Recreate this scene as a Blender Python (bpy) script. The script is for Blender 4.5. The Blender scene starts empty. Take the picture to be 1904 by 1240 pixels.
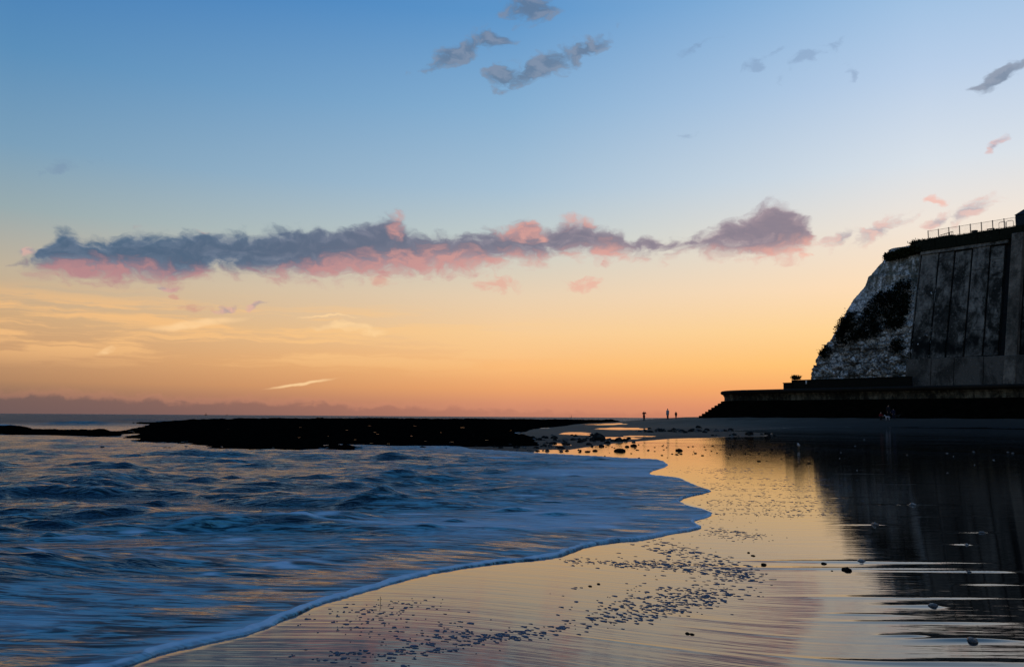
import bpy, bmesh, math, random
import numpy as np
from mathutils import Vector, Matrix, noise as mnoise

random.seed(7)
RNG = np.random.default_rng(7)
SC = bpy.context.scene
COL = SC.collection

# ------------------------------------------------------------------ camera
CAM_H = 1.5
PITCH, ROLL = math.radians(5.97), math.radians(0.38)
FPX = 28.0 / 36.0 * 1904.0
cam_d = bpy.data.cameras.new('camera')
cam_d.lens = 28.0; cam_d.sensor_width = 36.0
cam_d.clip_start = 0.1; cam_d.clip_end = 60000
cam = bpy.data.objects.new('camera', cam_d); COL.objects.link(cam)
CAM_R = (Matrix.Rotation(math.pi/2 + PITCH, 3, 'X') @ Matrix.Rotation(ROLL, 3, 'Z'))
cam.matrix_world = Matrix.Translation((0, 0, CAM_H)) @ CAM_R.to_4x4()
SC.camera = cam

def ray(px, py):
    """unit direction in the world of a picture point of the survey photograph"""
    v = CAM_R @ Vector(((px - 952) / FPX, (620 - py) / FPX, -1.0))
    return v.normalized()
def azel(px, py):
    d = ray(px, py)
    return math.degrees(math.atan2(d.x, d.y)), math.degrees(math.asin(d.z))
def on_z(px, py, z=0.0):
    d = ray(px, py); k = (z - CAM_H) / d.z
    return Vector((d.x * k, d.y * k, z))
def proj(p):
    v = CAM_R.transposed() @ (Vector(p) - Vector((0, 0, CAM_H)))
    return 952 + FPX * v.x / -v.z, 620 - FPX * v.y / -v.z

# ------------------------------------------------------------------ view
SC.view_settings.view_transform = 'Standard'
SC.view_settings.look = 'None'
SC.view_settings.exposure = 0.0
SC.view_settings.gamma = 1.0
SC.render.engine = 'CYCLES'
SC.cycles.max_bounces = 6
SC.cycles.sample_clamp_indirect = 4

def lin(c):
    return tuple((v/255/12.92 if v/255 <= .04045 else ((v/255+.055)/1.055)**2.4) for v in c)

# ------------------------------------------------------------------ node helper
class NT:
    def __init__(s, tree): s.t = tree
    def n(s, typ, **kw):
        nd = s.t.nodes.new(typ)
        for k, v in kw.items(): setattr(nd, k, v)
        return nd
    def link(s, a, b): s.t.links.new(a, b)
    def put(s, sock, v):
        if isinstance(v, bpy.types.NodeSocket): s.link(v, sock)
        else: sock.default_value = v
    def m(s, op, a, b=None, c=None, clamp=False):
        nd = s.n('ShaderNodeMath', operation=op, use_clamp=clamp)
        s.put(nd.inputs[0], a)
        if b is not None: s.put(nd.inputs[1], b)
        if c is not None: s.put(nd.inputs[2], c)
        return nd.outputs[0]
    def vm(s, op, a, b=None, out=0):
        nd = s.n('ShaderNodeVectorMath', operation=op)
        s.put(nd.inputs[0], a)
        if b is not None: s.put(nd.inputs[1], b)
        return nd.outputs[out]
    def mr(s, v, a, b, c=0.0, d=1.0, typ='SMOOTHSTEP'):
        nd = s.n('ShaderNodeMapRange', interpolation_type=typ)
        s.put(nd.inputs[0], v)
        for i, q in enumerate((a, b, c, d)): nd.inputs[i+1].default_value = q
        return nd.outputs[0]
    def mix(s, f, a, b, typ='RGBA', blend='MIX'):
        nd = s.n('ShaderNodeMix', data_type=typ)
        if typ == 'RGBA':
            nd.blend_type = blend; i = (6, 7); o = 2
        else: i = (2, 3); o = 0
        s.put(nd.inputs[0], f)
        s.put(nd.inputs[i[0]], rgba(a)); s.put(nd.inputs[i[1]], rgba(b))
        return nd.outputs[o]
    def noise(s, vec, scale, detail=4, rough=.55, dist=0.0, dim='3D', col=False):
        nd = s.n('ShaderNodeTexNoise', noise_dimensions=dim)
        s.put(nd.inputs['Vector'], vec)
        nd.inputs['Scale'].default_value = scale; nd.inputs['Detail'].default_value = detail
        nd.inputs['Roughness'].default_value = rough; nd.inputs['Distortion'].default_value = dist
        return nd.outputs['Color' if col else 'Fac']
    def mapping(s, vec, loc=(0,0,0), rot=(0,0,0), scale=(1,1,1), typ='POINT'):
        nd = s.n('ShaderNodeMapping', vector_type=typ)
        s.put(nd.inputs[0], vec)
        nd.inputs[1].default_value = loc; nd.inputs[2].default_value = rot; nd.inputs[3].default_value = scale
        return nd.outputs[0]
    def ramp(s, f, stops, interp='LINEAR'):
        nd = s.n('ShaderNodeValToRGB'); r = nd.color_ramp; r.interpolation = interp
        while len(r.elements) < len(stops): r.elements.new(0.5)
        for e, (p, c) in zip(r.elements, stops):
            e.position = p; e.color = rgba(c)
        s.put(nd.inputs[0], f)
        return nd.outputs[0]
def rgba(c):
    if isinstance(c, tuple) and len(c) == 3: return (*c, 1.0)
    return c

# ------------------------------------------------------------------ world: dusk sky
SUN_AZ = 42.0
world = bpy.data.worlds.new('World'); SC.world = world; world.use_nodes = True
W = NT(world.node_tree); world.node_tree.nodes.clear()
tc = W.n('ShaderNodeTexCoord').outputs['Generated']
sep = W.n('ShaderNodeSeparateXYZ'); W.link(tc, sep.inputs[0])
AZ = W.m('MULTIPLY', W.m('ARCTAN2', sep.outputs[0], sep.outputs[1]), 57.29578)
EL = W.m('MULTIPLY', W.m('ARCSINE', sep.outputs[2]), 57.29578)
DELTA = W.m('SUBTRACT', 180.0, W.m('ABSOLUTE', W.m('SUBTRACT', 180.0, W.m('ABSOLUTE', W.m('SUBTRACT', AZ, SUN_AZ)))))
def sky_ramp(st):
    return W.ramp(W.m('DIVIDE', EL, 64.0, clamp=True), [(e/64.0, lin(c)) for e, c in st])
R_ = [(0,(220,138,104)),(.9,(233,151,106)),(2,(247,169,104)),(3.6,(255,196,114)),(6,(255,212,148)),(8.7,(255,222,184)),(12.5,(240,228,215)),(16.3,(216,224,232)),(21.8,(184,206,232)),(28,(146,186,224)),(40,(98,150,205)),(64,(46,104,172))]
C_ = [(0,(190,128,108)),(.9,(213,142,110)),(2,(235,163,108)),(3.6,(250,186,120)),(6,(247,203,150)),(8.7,(232,207,176)),(12.5,(197,205,200)),(16.3,(166,192,212)),(21.8,(134,175,210)),(28,(92,149,202)),(40,(58,118,182)),(64,(34,90,160))]
L_ = [(0,(112,90,86)),(.9,(126,100,90)),(2,(176,132,98)),(3.6,(200,152,110)),(6,(206,168,126)),(8.7,(194,177,152)),(12.5,(152,170,174)),(16.3,(122,159,186)),(21.8,(90,142,186)),(28,(60,121,182)),(40,(42,102,170)),(64,(28,82,152))]
B_ = [(0,(112,112,110)),(6,(134,138,136)),(12,(128,142,148)),(28,(80,116,146)),(64,(28,84,146))]
base = W.mix(W.mr(DELTA, 75, 150), W.mix(W.mr(DELTA, 42, 75, typ='LINEAR'), W.mix(W.mr(DELTA, 14, 42, typ='LINEAR'), sky_ramp(R_), sky_ramp(C_)), sky_ramp(L_)), sky_ramp(B_))
# a share of the physical twilight sky, same sun
nish = W.n('ShaderNodeTexSky', sky_type='NISHITA', sun_disc=False)
nish.sun_elevation = math.radians(1.0); nish.sun_rotation = math.radians(SUN_AZ)
nish.air_density = 1.0; nish.dust_density = 0.6; nish.ozone_density = 2.0
base = W.mix(0.012, base, nish.outputs[0])

# cloud coordinates: azimuth and elevation in degrees
cmb = W.n('ShaderNodeCombineXYZ'); W.link(AZ, cmb.inputs[0]); W.link(EL, cmb.inputs[1])
UV = cmb.outputs[0]
def madd(vec, k, off):
    nd = W.n('ShaderNodeVectorMath', operation='MULTIPLY_ADD')
    W.put(nd.inputs[0], vec); W.put(nd.inputs[1], k); W.put(nd.inputs[2], off)
    return nd.outputs[0]
nz1 = W.noise(madd(UV, (.34, .62, 1), (2, 1, 0)), 1.0, 4, .52, dim='2D', col=True)
NZC = W.vm('SUBTRACT', nz1, (.5, .5, .5))
PW = madd(NZC, (2.6, 1.5, 0), UV)
ROT = math.radians(22)
RW = W.mapping(PW, rot=(0, 0, -ROT))
DET = W.noise(madd(PW, (.8, 1.5, 1), (3, 7, 0)), 1.0, 6, .54, dim='2D')
detc = W.m('SUBTRACT', DET, .5)
FINE = W.noise(madd(UV, (.42, 1.1, 1), (13, 2, 0)), 1.0, 3, .6, dim='2D')
finec = W.m('SUBTRACT', FINE, .5)

def blobs(lst, vec, rot=0.0):
    acc = None
    for px, py, rx, ry in lst:
        a, e = azel(px, py); a2, e2 = azel(px + rx, py); a3, e3 = azel(px, py - ry)
        ix, iy = 1/abs(a2-a), 1/abs(e3-e)
        if rot: a, e = a*math.cos(rot)+e*math.sin(rot), -a*math.sin(rot)+e*math.cos(rot)
        # each blob waits for the one before it, so that few values are alive at once
        vin = vec if acc is None else madd(acc, (1e-7, 0, 0), vec)
        v = W.m('SUBTRACT', 1.0, W.vm('LENGTH', madd(vin, (ix, iy, 0), (-a*ix, -e*iy, 0)), out=1))
        acc = v if acc is None else W.m('MAXIMUM', acc, v)
    return acc
# long cloud band: picture column -> top, bottom and where the lit underside starts
band = [(30,490,496,500),(60,484,504,497),(90,440,510,494),(125,424,520,489),(160,445,524,487),(220,436,528,488),(260,430,532,492),(300,440,532,498),(350,432,528,503),(400,429,510,506),
 (450,432,510,513),(500,427,517,503),(560,424,522,494),(620,427,522,482),(660,416,520,477),(700,409,517,470),(740,401,517,466),(770,432,514,467),(830,435,512,466),(880,433,506,470),
 (920,427,497,472),(960,411,492,474),(985,404,491,478),(1010,424,486,478),(1050,404,480,474),(1090,409,482,470),(1120,424,490,458),(1150,428,485,462),(1180,446,480,476),(1210,436,480,482),
 (1250,447,472,478),(1300,436,474,476),(1350,415,478,474),(1400,395,482,468),(1440,377,486,460),(1470,388,484,452),(1494,404,474,446),(1508,420,458,444),(1522,438,444,440)]
A0, A1, E0, E1 = -34.0, 24.0, 7.0, 18.0
bn = W.n('ShaderNodeRGBCurve')
bseq = [(-1.0, (11.2, 12.6, 12))]
pts = [[], [], []]
for x, t_, b_, p_ in band:
    for k, yy in enumerate((t_, b_, p_)):
        a, e = azel(x, yy); pts[k].append(((a - A0)/(A1 - A0), (e - E0)/(E1 - E0)))
for k in range(3):
    cv = bn.mapping.curves[k]
    p0, p1 = pts[k][0], pts[k][-1]
    q = [(0.0, p0[1] + (-.12 if k == 0 else .12 if k == 1 else 0))] + pts[k] + [(min(1.0, p1[0] + .02), p1[1] + (-.12 if k == 0 else .12 if k == 1 else 0)), (1.0, p1[1] + (-.2 if k == 0 else .2 if k == 1 else 0))]
    q = [z for i, z in enumerate(q) if i == 0 or z[0] > q[i-1][0] + 1e-4]
    cv.points[0].location = q[0]; cv.points[1].location = q[-1]
    for z in q[1:-1]: cv.points.new(*z)
bn.mapping.use_clip = False
bn.mapping.update()
PWS = W.n('ShaderNodeSeparateXYZ'); W.link(madd(NZC, (1.6, 1.0, 0), UV), PWS.inputs[0])
bx_ = W.m('MULTIPLY_ADD', PWS.outputs[0], 1/(A1-A0), -A0/(A1-A0), clamp=True)
cc = W.n('ShaderNodeCombineXYZ')
for i in range(3): W.link(bx_, cc.inputs[i])
W.link(cc.outputs[0], bn.inputs['Color'])
bs = W.n('ShaderNodeSeparateXYZ'); W.link(bn.outputs[0], bs.inputs[0])
eln = W.m('MULTIPLY_ADD', PWS.outputs[1], 1/(E1-E0), -E0/(E1-E0))
dtop = W.m('SUBTRACT', bs.outputs[0], eln); dbot = W.m('SUBTRACT', eln, bs.outputs[1])
fm = W.m('MULTIPLY_ADD', detc, 1.25, W.m('MINIMUM', W.m('MULTIPLY', dtop, 10.0), W.m('MULTIPLY', dbot, 6.0)))
a_main = W.mr(fm, -.22, .55)
tops = blobs([(742,428,24,22),(740,406,24,12),(965,430,56,24),(985,412,22,14),(1060,410,62,14),(380,428,20,9),(262,426,26,9),(1008,440,16,10)], PW)
pinkl = W.m('MULTIPLY_ADD', detc, 1.1, W.m('MULTIPLY', W.m('SUBTRACT', bs.outputs[2], eln), 7.0))
pinkf = W.m('MAXIMUM', W.mr(pinkl, -.42, .48), W.mr(W.m('MULTIPLY_ADD', detc, 1.2, tops), -.10, .75))

def cover(f, k1, lo, hi): return W.mr(W.m('MULTIPLY_ADD', detc, k1, f), lo, hi)
a_smallp = cover(blobs([(915,530,56,20),(1095,531,46,14),(370,578,36,11),(335,552,20,8),(708,522,36,12),(1735,379,26,11),(1500,480,26,9)], PW), 1.9, .08, .75)
a_smallg = cover(W.m('MAXIMUM', blobs([(1625,428,90,20),(1800,394,62,20),(1745,414,34,14),(1560,444,34,14),(425,576,34,9),(490,566,18,7),(1865,268,40,9)], RW, ROT), blobs([(300,534,36,8),(60,470,40,11)], PW)), 1.9, .06, .8)
up = W.m('MAXIMUM', blobs([(850,98,86,23),(1000,128,104,27),(1090,92,62,22),(1862,140,60,22)], RW, ROT), blobs([(985,14,62,36),(920,74,44,24),(940,140,42,24)], PW))
a_up = cover(up, 1.5, .02, .62)
a_ft = cover(blobs([(1510,106,80,17),(110,312,70,14),(1410,118,42,12),(1290,92,50,13),(1280,252,24,8),(1585,142,14,22)], RW, ROT), 2.6, .15, 1.0)
# horizon cloud bank, lumpy top, lower towards the sun
lump = W.noise(madd(UV, (.34, .1, 1), (0, 0, 0)), 1.0, 4, .55, dim='2D')
banktop = W.m('ADD', W.mr(DELTA, 28, 76, .45, 1.42, 'LINEAR'), W.m('ADD', W.m('MULTIPLY', W.m('SUBTRACT', lump, .5), 1.1), W.m('MULTIPLY', detc, .8)))
bdep = W.m('SUBTRACT', banktop, EL)
a_bank = W.m('MULTIPLY', W.mr(bdep, -.3, .62), W.mr(DELTA, 26, 70, .30, .60, 'LINEAR'))
# cirrus: long combed streaks
cir = W.noise(madd(NZC, (.25, .5, 0), W.mapping(UV, rot=(0, 0, math.radians(4)), scale=(.07, .95, 1))), 1.0, 6, .6, dim='2D')
cband = W.m('MULTIPLY', W.mr(EL, 2.4, 4.8), W.m('SUBTRACT', 1.0, W.mr(EL, 6.4, 8.4)))
cband = W.m('MULTIPLY', cband, W.mr(DELTA, 32, 60))
a_cir = W.m('MULTIPLY', W.mr(cir, .44, .60), cband)
streaks = W.m('MAXIMUM', blobs([(368,602,112,10),(560,714,80,4)], W.mapping(madd(NZC, (.5, .5, 0), UV), rot=(0, 0, -math.radians(10))), math.radians(10)), blobs([(650,612,80,9),(610,592,70,4),(205,652,14,12)], PW))
a_str = W.m('MULTIPLY', W.mr(streaks, 0.0, .7), W.mr(FINE, .25, .6, .4, .8))

lightside = W.mr(DELTA, 20, 70)
c_dark = W.mix(lightside, lin((150,138,150)), lin((66,98,126)))
c_dark = W.mix(W.m('MULTIPLY', W.mr(detc, -.22, .12), .55), W.mix(lightside, lin((168,148,156)), lin((104,122,146))), c_dark)
c_dark = W.mix(W.mr(fm, .2, 1.0, .0, .40), c_dark, W.mix(lightside, lin((98,98,120)), lin((54,80,108))))
c_pink = W.mix(lightside, lin((240,176,160)), lin((196,140,140)))
c_main = W.mix(W.m('MULTIPLY', pinkf, W.mr(DET, .3, .6, .45, .82)), c_dark, c_pink)
skc = base
skc = W.mix(W.m('MULTIPLY', a_cir, .74), skc, W.mix(lightside, lin((255,214,150)), lin((250,194,130))))
skc = W.mix(a_str, skc, W.mix(lightside, lin((255,220,160)), lin((255,212,158))))
c_bank = W.mix(W.mr(bdep, .0, .45), W.mix(lightside, lin((238,158,112)), lin((206,140,116))), W.mix(lightside, lin((206,130,100)), lin((112,90,90))))
skc = W.mix(a_bank, skc, c_bank)
skc = W.mix(W.m('MULTIPLY', a_up, .74), skc, W.mix(W.mr(detc, -.1, .15), lin((96,112,136)), lin((128,136,154))))
skc = W.mix(W.m('MULTIPLY', a_ft, .34), skc, lin((112,134,168)))
skc = W.mix(W.m('MULTIPLY', a_smallg, .62), skc, W.mix(W.mr(detc, -.1, .12), lin((148,140,160)), lin((222,172,166))))
skc = W.mix(W.m('MULTIPLY', a_smallp, .62), skc, W.mix(lightside, lin((246,176,158)), lin((206,150,136))))
skc = W.mix(W.m('MULTIPLY', a_main, .97), skc, c_main)
bg = W.n('ShaderNodeBackground'); W.link(base, bg.inputs[0])          # clear sky high up
bgc = W.n('ShaderNodeBackground'); W.link(skc, bgc.inputs[0])         # with the clouds lower down
wm = W.n('ShaderNodeMixShader'); W.link(W.m('LESS_THAN', W.m('ABSOLUTE', W.m('SUBTRACT', EL, 16.5)), 17.5), wm.inputs[0])
W.link(bg.outputs[0], wm.inputs[1]); W.link(bgc.outputs[0], wm.inputs[2])
wo = W.n('ShaderNodeOutputWorld'); W.link(wm.outputs[0], wo.inputs[0])
world.cycles.sampling_method = 'MANUAL'; world.cycles.sample_map_resolution = 1024

# ------------------------------------------------------------------ sun: at the horizon, behind the cliff
sd_ = bpy.data.lights.new('sun', 'SUN'); sd_.energy = 0.06; sd_.angle = math.radians(0.6); sd_.color = (1.0, .62, .36)
sun = bpy.data.objects.new('sun', sd_); COL.objects.link(sun)
_s = Vector((math.sin(math.radians(SUN_AZ)), math.cos(math.radians(SUN_AZ)), math.tan(math.radians(1.0))))
sun.rotation_euler = (-_s).to_track_quat('-Z', 'Y').to_euler()

# ================================================================== helpers for meshes, tags, noise
def gnoise(x, y, seed=0):
    """2D gradient noise, vectorised, about -1..1"""
    x = np.asarray(x, float); y = np.asarray(y, float)
    xi = np.floor(x).astype(np.int64); yi = np.floor(y).astype(np.int64)
    xf = x - xi; yf = y - yi
    def h(a, b):
        n = (a * 374761393 + b * 668265263 + seed * 974634777) & 0xffffffff
        n = ((n ^ (n >> 13)) * 1274126177) & 0xffffffff
        return ((n ^ (n >> 16)) & 0xffff) / 65536.0 * 2 * math.pi
    def g(a, b, dx, dy):
        t = h(a, b); return np.cos(t) * dx + np.sin(t) * dy
    u = xf*xf*xf*(xf*(xf*6-15)+10); v = yf*yf*yf*(yf*(yf*6-15)+10)
    a = g(xi, yi, xf, yf); b = g(xi+1, yi, xf-1, yf); c = g(xi, yi+1, xf, yf-1); d = g(xi+1, yi+1, xf-1, yf-1)
    return ((a + u*(b-a)) * (1-v) + (c + u*(d-c)) * v) * 1.45
def fbm(x, y, oct=4, seed=0, gain=.5):
    s = 0; a = 1.0; f = 1.0; t = 0
    for i in range(oct):
        s = s + a * gnoise(x*f, y*f, seed + i*17); t += a; a *= gain; f *= 2.03
    return s / t
def worley(x, y, seed=0):
    """distance to nearest and second nearest feature point, and the cell id"""
    xi = np.floor(x).astype(np.int64); yi = np.floor(y).astype(np.int64)
    d1 = np.full(x.shape, 9.0); d2 = np.full(x.shape, 9.0); idv = np.zeros(x.shape)
    for i in (-1, 0, 1):
        for j in (-1, 0, 1):
            a = xi+i; b = yi+j
            n = (a * 374761393 + b * 668265263 + seed * 974634777) & 0xffffffff
            n = ((n ^ (n >> 13)) * 1274126177) & 0xffffffff; n = n ^ (n >> 16)
            fx = a + (n & 0xff)/255.0; fy = b + ((n >> 8) & 0xff)/255.0; rid = ((n >> 16) & 0xff)/255.0
            d = np.hypot(x-fx, y-fy)
            m = d < d1
            d2 = np.where(m, d1, np.minimum(d2, d)); idv = np.where(m, rid, idv); d1 = np.where(m, d, d1)
    return d1, d2, idv
def sstep(a, b, v):
    t = np.clip((np.asarray(v, float) - a) / (b - a), 0, 1); return t*t*(3-2*t)
def seg_dist(x, y, pts, closed=False):
    d = np.full(np.shape(x), 1e9)
    n = len(pts)
    for i in range(n if closed else n-1):
        ax, ay = pts[i][:2]; bx, by = pts[(i+1) % n][:2]
        ex, ey = bx-ax, by-ay; L = ex*ex+ey*ey + 1e-12
        t = np.clip(((x-ax)*ex + (y-ay)*ey)/L, 0, 1)
        d = np.minimum(d, np.hypot(x-(ax+t*ex), y-(ay+t*ey)))
    return d
def inside(x, y, pts):
    c = np.zeros(np.shape(x), bool); n = len(pts); j = n-1
    for i in range(n):
        ax, ay = pts[i][:2]; bx, by = pts[j][:2]
        if ay != by:
            c ^= ((ay > y) != (by > y)) & (x < (bx-ax)*(y-ay)/(by-ay)+ax)
        j = i
    return c
def sdist(x, y, pts):
    return np.where(inside(x, y, pts), 1, -1) * seg_dist(x, y, pts, True)

def tag(o, label=None, cat=None, group=None, kind=None):
    if label: o['label'] = label
    if cat: o['category'] = cat
    if group: o['group'] = group
    if kind: o['kind'] = kind
    return o
def link(name, me, mat=None, parent=None, smooth=False):
    o = bpy.data.objects.new(name, me); COL.objects.link(o)
    if mat is not None and not me.materials: me.materials.append(mat)
    if parent is not None: o.parent = parent
    if smooth: me.shade_smooth()
    return o
def empty(name, loc=(0, 0, 0), rz=0.0):
    o = bpy.data.objects.new(name, None); COL.objects.link(o)
    o.location = loc; o.rotation_euler = (0, 0, rz); o.empty_display_size = .2
    return o
def mesh_np(name, co, faces):
    """co (n,3), faces (m,4) or (m,3) int"""
    me = bpy.data.meshes.new(name); co = np.ascontiguousarray(co, np.float32); faces = np.ascontiguousarray(faces, np.int32)
    k = faces.shape[1]
    me.vertices.add(len(co)); me.vertices.foreach_set('co', co.ravel())
    me.loops.add(faces.size); me.loops.foreach_set('vertex_index', faces.ravel())
    me.polygons.add(len(faces)); me.polygons.foreach_set('loop_start', np.arange(0, faces.size, k, dtype=np.int32))
    me.polygons.foreach_set('loop_total', np.full(len(faces), k, np.int32))
    me.update(calc_edges=True)
    return me
def attr(me, name, vals):
    a = me.attributes.new(name, 'FLOAT', 'POINT'); a.data.foreach_set('value', np.ascontiguousarray(vals, np.float32).ravel())
def grid_faces(nr, nc, keep=None):
    i = np.arange(nr*nc).reshape(nr, nc)
    f = np.stack([i[:-1, :-1], i[:-1, 1:], i[1:, 1:], i[1:, :-1]], -1).reshape(-1, 4)
    return f if keep is None else f[keep.ravel()]
def compact(co, faces, extra):
    used = np.unique(faces); m = np.full(len(co), -1); m[used] = np.arange(len(used))
    return co[used], m[faces], [e[used] for e in extra]
def mesh_py(name, verts, faces):
    me = bpy.data.meshes.new(name); me.from_pydata([tuple(v) for v in verts], [], faces); me.update(); return me

# ================================================================== materials
def mat(name):
    m = bpy.data.materials.new(name); m.use_nodes = True; t = NT(m.node_tree)
    b = m.node_tree.nodes['Principled BSDF']
    return m, t, b
def simple(name, col, rough=.7, var=.25, scale=3.0, spec=.3, bump=0.0, metallic=0.0):
    m, t, b = mat(name)
    g = t.n('ShaderNodeTexCoord').outputs['Object']
    nz = t.noise(g, scale, 5, .6)
    lo = tuple(c*(1-var) for c in col); hi = tuple(min(1, c*(1+var)) for c in col)
    t.link(t.mix(t.mr(nz, .3, .7), lo, hi), b.inputs['Base Color'])
    b.inputs['Roughness'].default_value = rough; b.inputs['Specular IOR Level'].default_value = spec; b.inputs['Metallic'].default_value = metallic
    if bump:
        bp = t.n('ShaderNodeBump'); bp.inputs['Strength'].default_value = bump; bp.inputs['Distance'].default_value = .05
        t.link(t.noise(g, scale*4, 5, .6), bp.inputs['Height']); t.link(bp.outputs[0], b.inputs['Normal'])
    return m
M = {}
# --- sand: 'wet' attribute drives the water film
def sand_material():
    m, t, b = mat('sand')
    p = t.n('ShaderNodeNewGeometry').outputs['Position']
    wet = t.n('ShaderNodeAttribute', attribute_name='wet').outputs['Fac']
    damp = t.n('ShaderNodeAttribute', attribute_name='damp').outputs['Fac']
    n1 = t.noise(t.mapping(p, scale=(.35, 1.4, 1)), .9, 5, .6)
    grain = t.noise(p, 60.0, 3, .6)
    dry = t.mix(t.mr(n1, .35, .65), (.11, .074, .046), (.17, .120, .080))
    dry = t.mix(t.mr(grain, .3, .7, .85, 1.0), (.05, .04, .03), dry)
    t.link(t.mix(wet, t.mix(damp, dry, (.060, .044, .032)), (.015, .009, .006)), b.inputs['Base Color'])
    bare = t.n('ShaderNodeAttribute', attribute_name='bare').outputs['Fac']     # firm sand the film has drained from
    b0 = b.inputs['Base Color'].links[0].from_socket
    t.link(t.mix(t.m('MULTIPLY', bare, t.mr(n1, .3, .6, .55, 1.0)), b0, (.115, .066, .046)), b.inputs['Base Color'])
    # wetness edge broken up by noise
    w2 = t.mr(t.m('ADD', wet, t.m('MULTIPLY', t.m('SUBTRACT', n1, .5), .5)), .35, .65)
    t.link(t.mr(w2, 0, 1, .78, .035, 'LINEAR'), b.inputs['Roughness'])
    t.link(t.m('MULTIPLY', t.mr(w2, 0, 1, .06, .85, 'LINEAR'), t.mr(bare, 0, 1, 1, .6, 'LINEAR')), b.inputs['Specular IOR Level'])
    b.inputs['IOR'].default_value = 1.45
    # film ripples: long and low, across the view; grain where dry
    r1 = t.noise(t.mapping(p, rot=(0, 0, .06), scale=(.42, 5.5, 1)), 1.0, 4, .55)
    r2 = t.noise(t.mapping(p, rot=(0, 0, -.05), scale=(1.6, 19, 1)), 1.0, 3, .5)
    r3 = t.noise(p, 38, 3, .6)
    bp = t.n('ShaderNodeBump'); bp.inputs['Distance'].default_value = 1.0
    bp.inputs['Strength'].default_value = 1.0
    hh = t.m('ADD', t.m('MULTIPLY', r1, .0020), t.m('MULTIPLY', r2, .0011))
    hh = t.m('ADD', t.m('MULTIPLY', hh, w2), t.m('MULTIPLY', t.m('MULTIPLY', r3, .01), t.m('SUBTRACT', 1.0, w2)))
    t.link(hh, bp.inputs['Height']); t.link(bp.outputs[0], b.inputs['Normal'])
    return m
M['sand'] = sand_material()
def sea_material():
    m, t, b = mat('sea_water')
    p = t.n('ShaderNodeNewGeometry').outputs['Position']
    fa = t.n('ShaderNodeAttribute', attribute_name='foam').outputs['Fac']
    # silky foam drawn out along the wave fronts
    n1 = t.noise(t.mapping(p, rot=(0, 0, .10), scale=(.8, 4.2, 1)), 1.0, 6, .62, .6)
    n2 = t.noise(t.mapping(p, rot=(0, 0, -.06), scale=(3.0, 14.0, 1)), 1.0, 5, .6, .5)
    nn = t.m('ADD', t.m('MULTIPLY', n1, .62), t.m('MULTIPLY', n2, .38))
    f = t.m('ADD', t.m('MULTIPLY', t.m('SUBTRACT', nn, .5), 2.0), t.m('SUBTRACT', fa, .5))
    ff = t.mr(f, -.08, .22)
    n3 = t.noise(t.mapping(p, rot=(0, 0, .05), scale=(2.4, 12.0, 1)), 1.0, 5, .62, .8)
    fcol = t.mix(t.mr(n3, .42, .56), (.008, .046, .060), (.125, .39, .455))
    fcol = t.mix(t.mr(fa, .66, .90), fcol, (.46, .62, .70))
    t.link(t.mix(ff, (.004, .020, .030), fcol), b.inputs['Base Color'])
    fara = t.n('ShaderNodeAttribute', attribute_name='far').outputs['Fac']
    t.link(t.m('MULTIPLY_ADD', fara, .25, t.mr(ff, 0, 1, .14, .65, 'LINEAR')), b.inputs['Roughness'])
    t.link(t.m('MULTIPLY', t.mr(ff, 0, 1, .5, .20, 'LINEAR'), t.mr(fara, 0, 1, 1, .38, 'LINEAR')), b.inputs['Specular IOR Level'])
    b.inputs['IOR'].default_value = 1.333
    r1 = t.noise(t.mapping(p, rot=(0, 0, .12), scale=(2.2, 6.6, 1)), 1.0, 3, .5, .6)
    r2 = t.noise(t.mapping(p, rot=(0, 0, -.15), scale=(7, 20, 1)), 1.0, 2, .5, .3)
    bp = t.n('ShaderNodeBump'); bp.inputs['Distance'].default_value = 1.0
    rip = t.n('ShaderNodeAttribute', attribute_name='ripple').outputs['Fac']
    far = t.n('ShaderNodeAttribute', attribute_name='far').outputs['Fac']
    r3 = t.noise(t.mapping(p, scale=(.10, .34, 1)), 1.0, 5, .65)
    far_h = t.m('MULTIPLY', t.m('MULTIPLY', r3, 3.2), far)
    t.link(t.m('MULTIPLY_ADD', rip, t.m('ADD', t.m('MULTIPLY', r1, .15), t.m('MULTIPLY', r2, .022)), far_h), bp.inputs['Height'])
    t.link(bp.outputs[0], b.inputs['Normal'])
    return m
M['sea'] = sea_material()
def rock_material(name, a, b_, sc=2.0, wetspots=True):
    m, t, b = mat(name)
    p = t.n('ShaderNodeNewGeometry').outputs['Position']
    n1 = t.noise(p, sc, 6, .65); n2 = t.noise(p, sc*7, 4, .6)
    t.link(t.mix(t.mr(t.m('ADD', t.m('MULTIPLY', n1, .6), t.m('MULTIPLY', n2, .4)), .38, .66), a, b_), b.inputs['Base Color'])
    b.inputs['Roughness'].default_value = .85; b.inputs['Specular IOR Level'].default_value = 0.0
    bp = t.n('ShaderNodeBump'); bp.inputs['Distance'].default_value = .06; bp.inputs['Strength'].default_value = .8
    t.link(n2, bp.inputs['Height']); t.link(bp.outputs[0], b.inputs['Normal'])
    return m
M['reef'] = rock_material('weed_rock', (.0012, .0014, .0013), (.0042, .004, .003))
M['boulder'] = rock_material('boulder_rock', (.006, .006, .006), (.05, .048, .042), 3.5)
M['chalk_rubble'] = rock_material('chalk_rubble', (.03, .03, .028), (.20, .20, .19), 4.0)
M['foam'] = simple('sea_foam', (.085, .115, .15), .7, .2, 30, .1)

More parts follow.
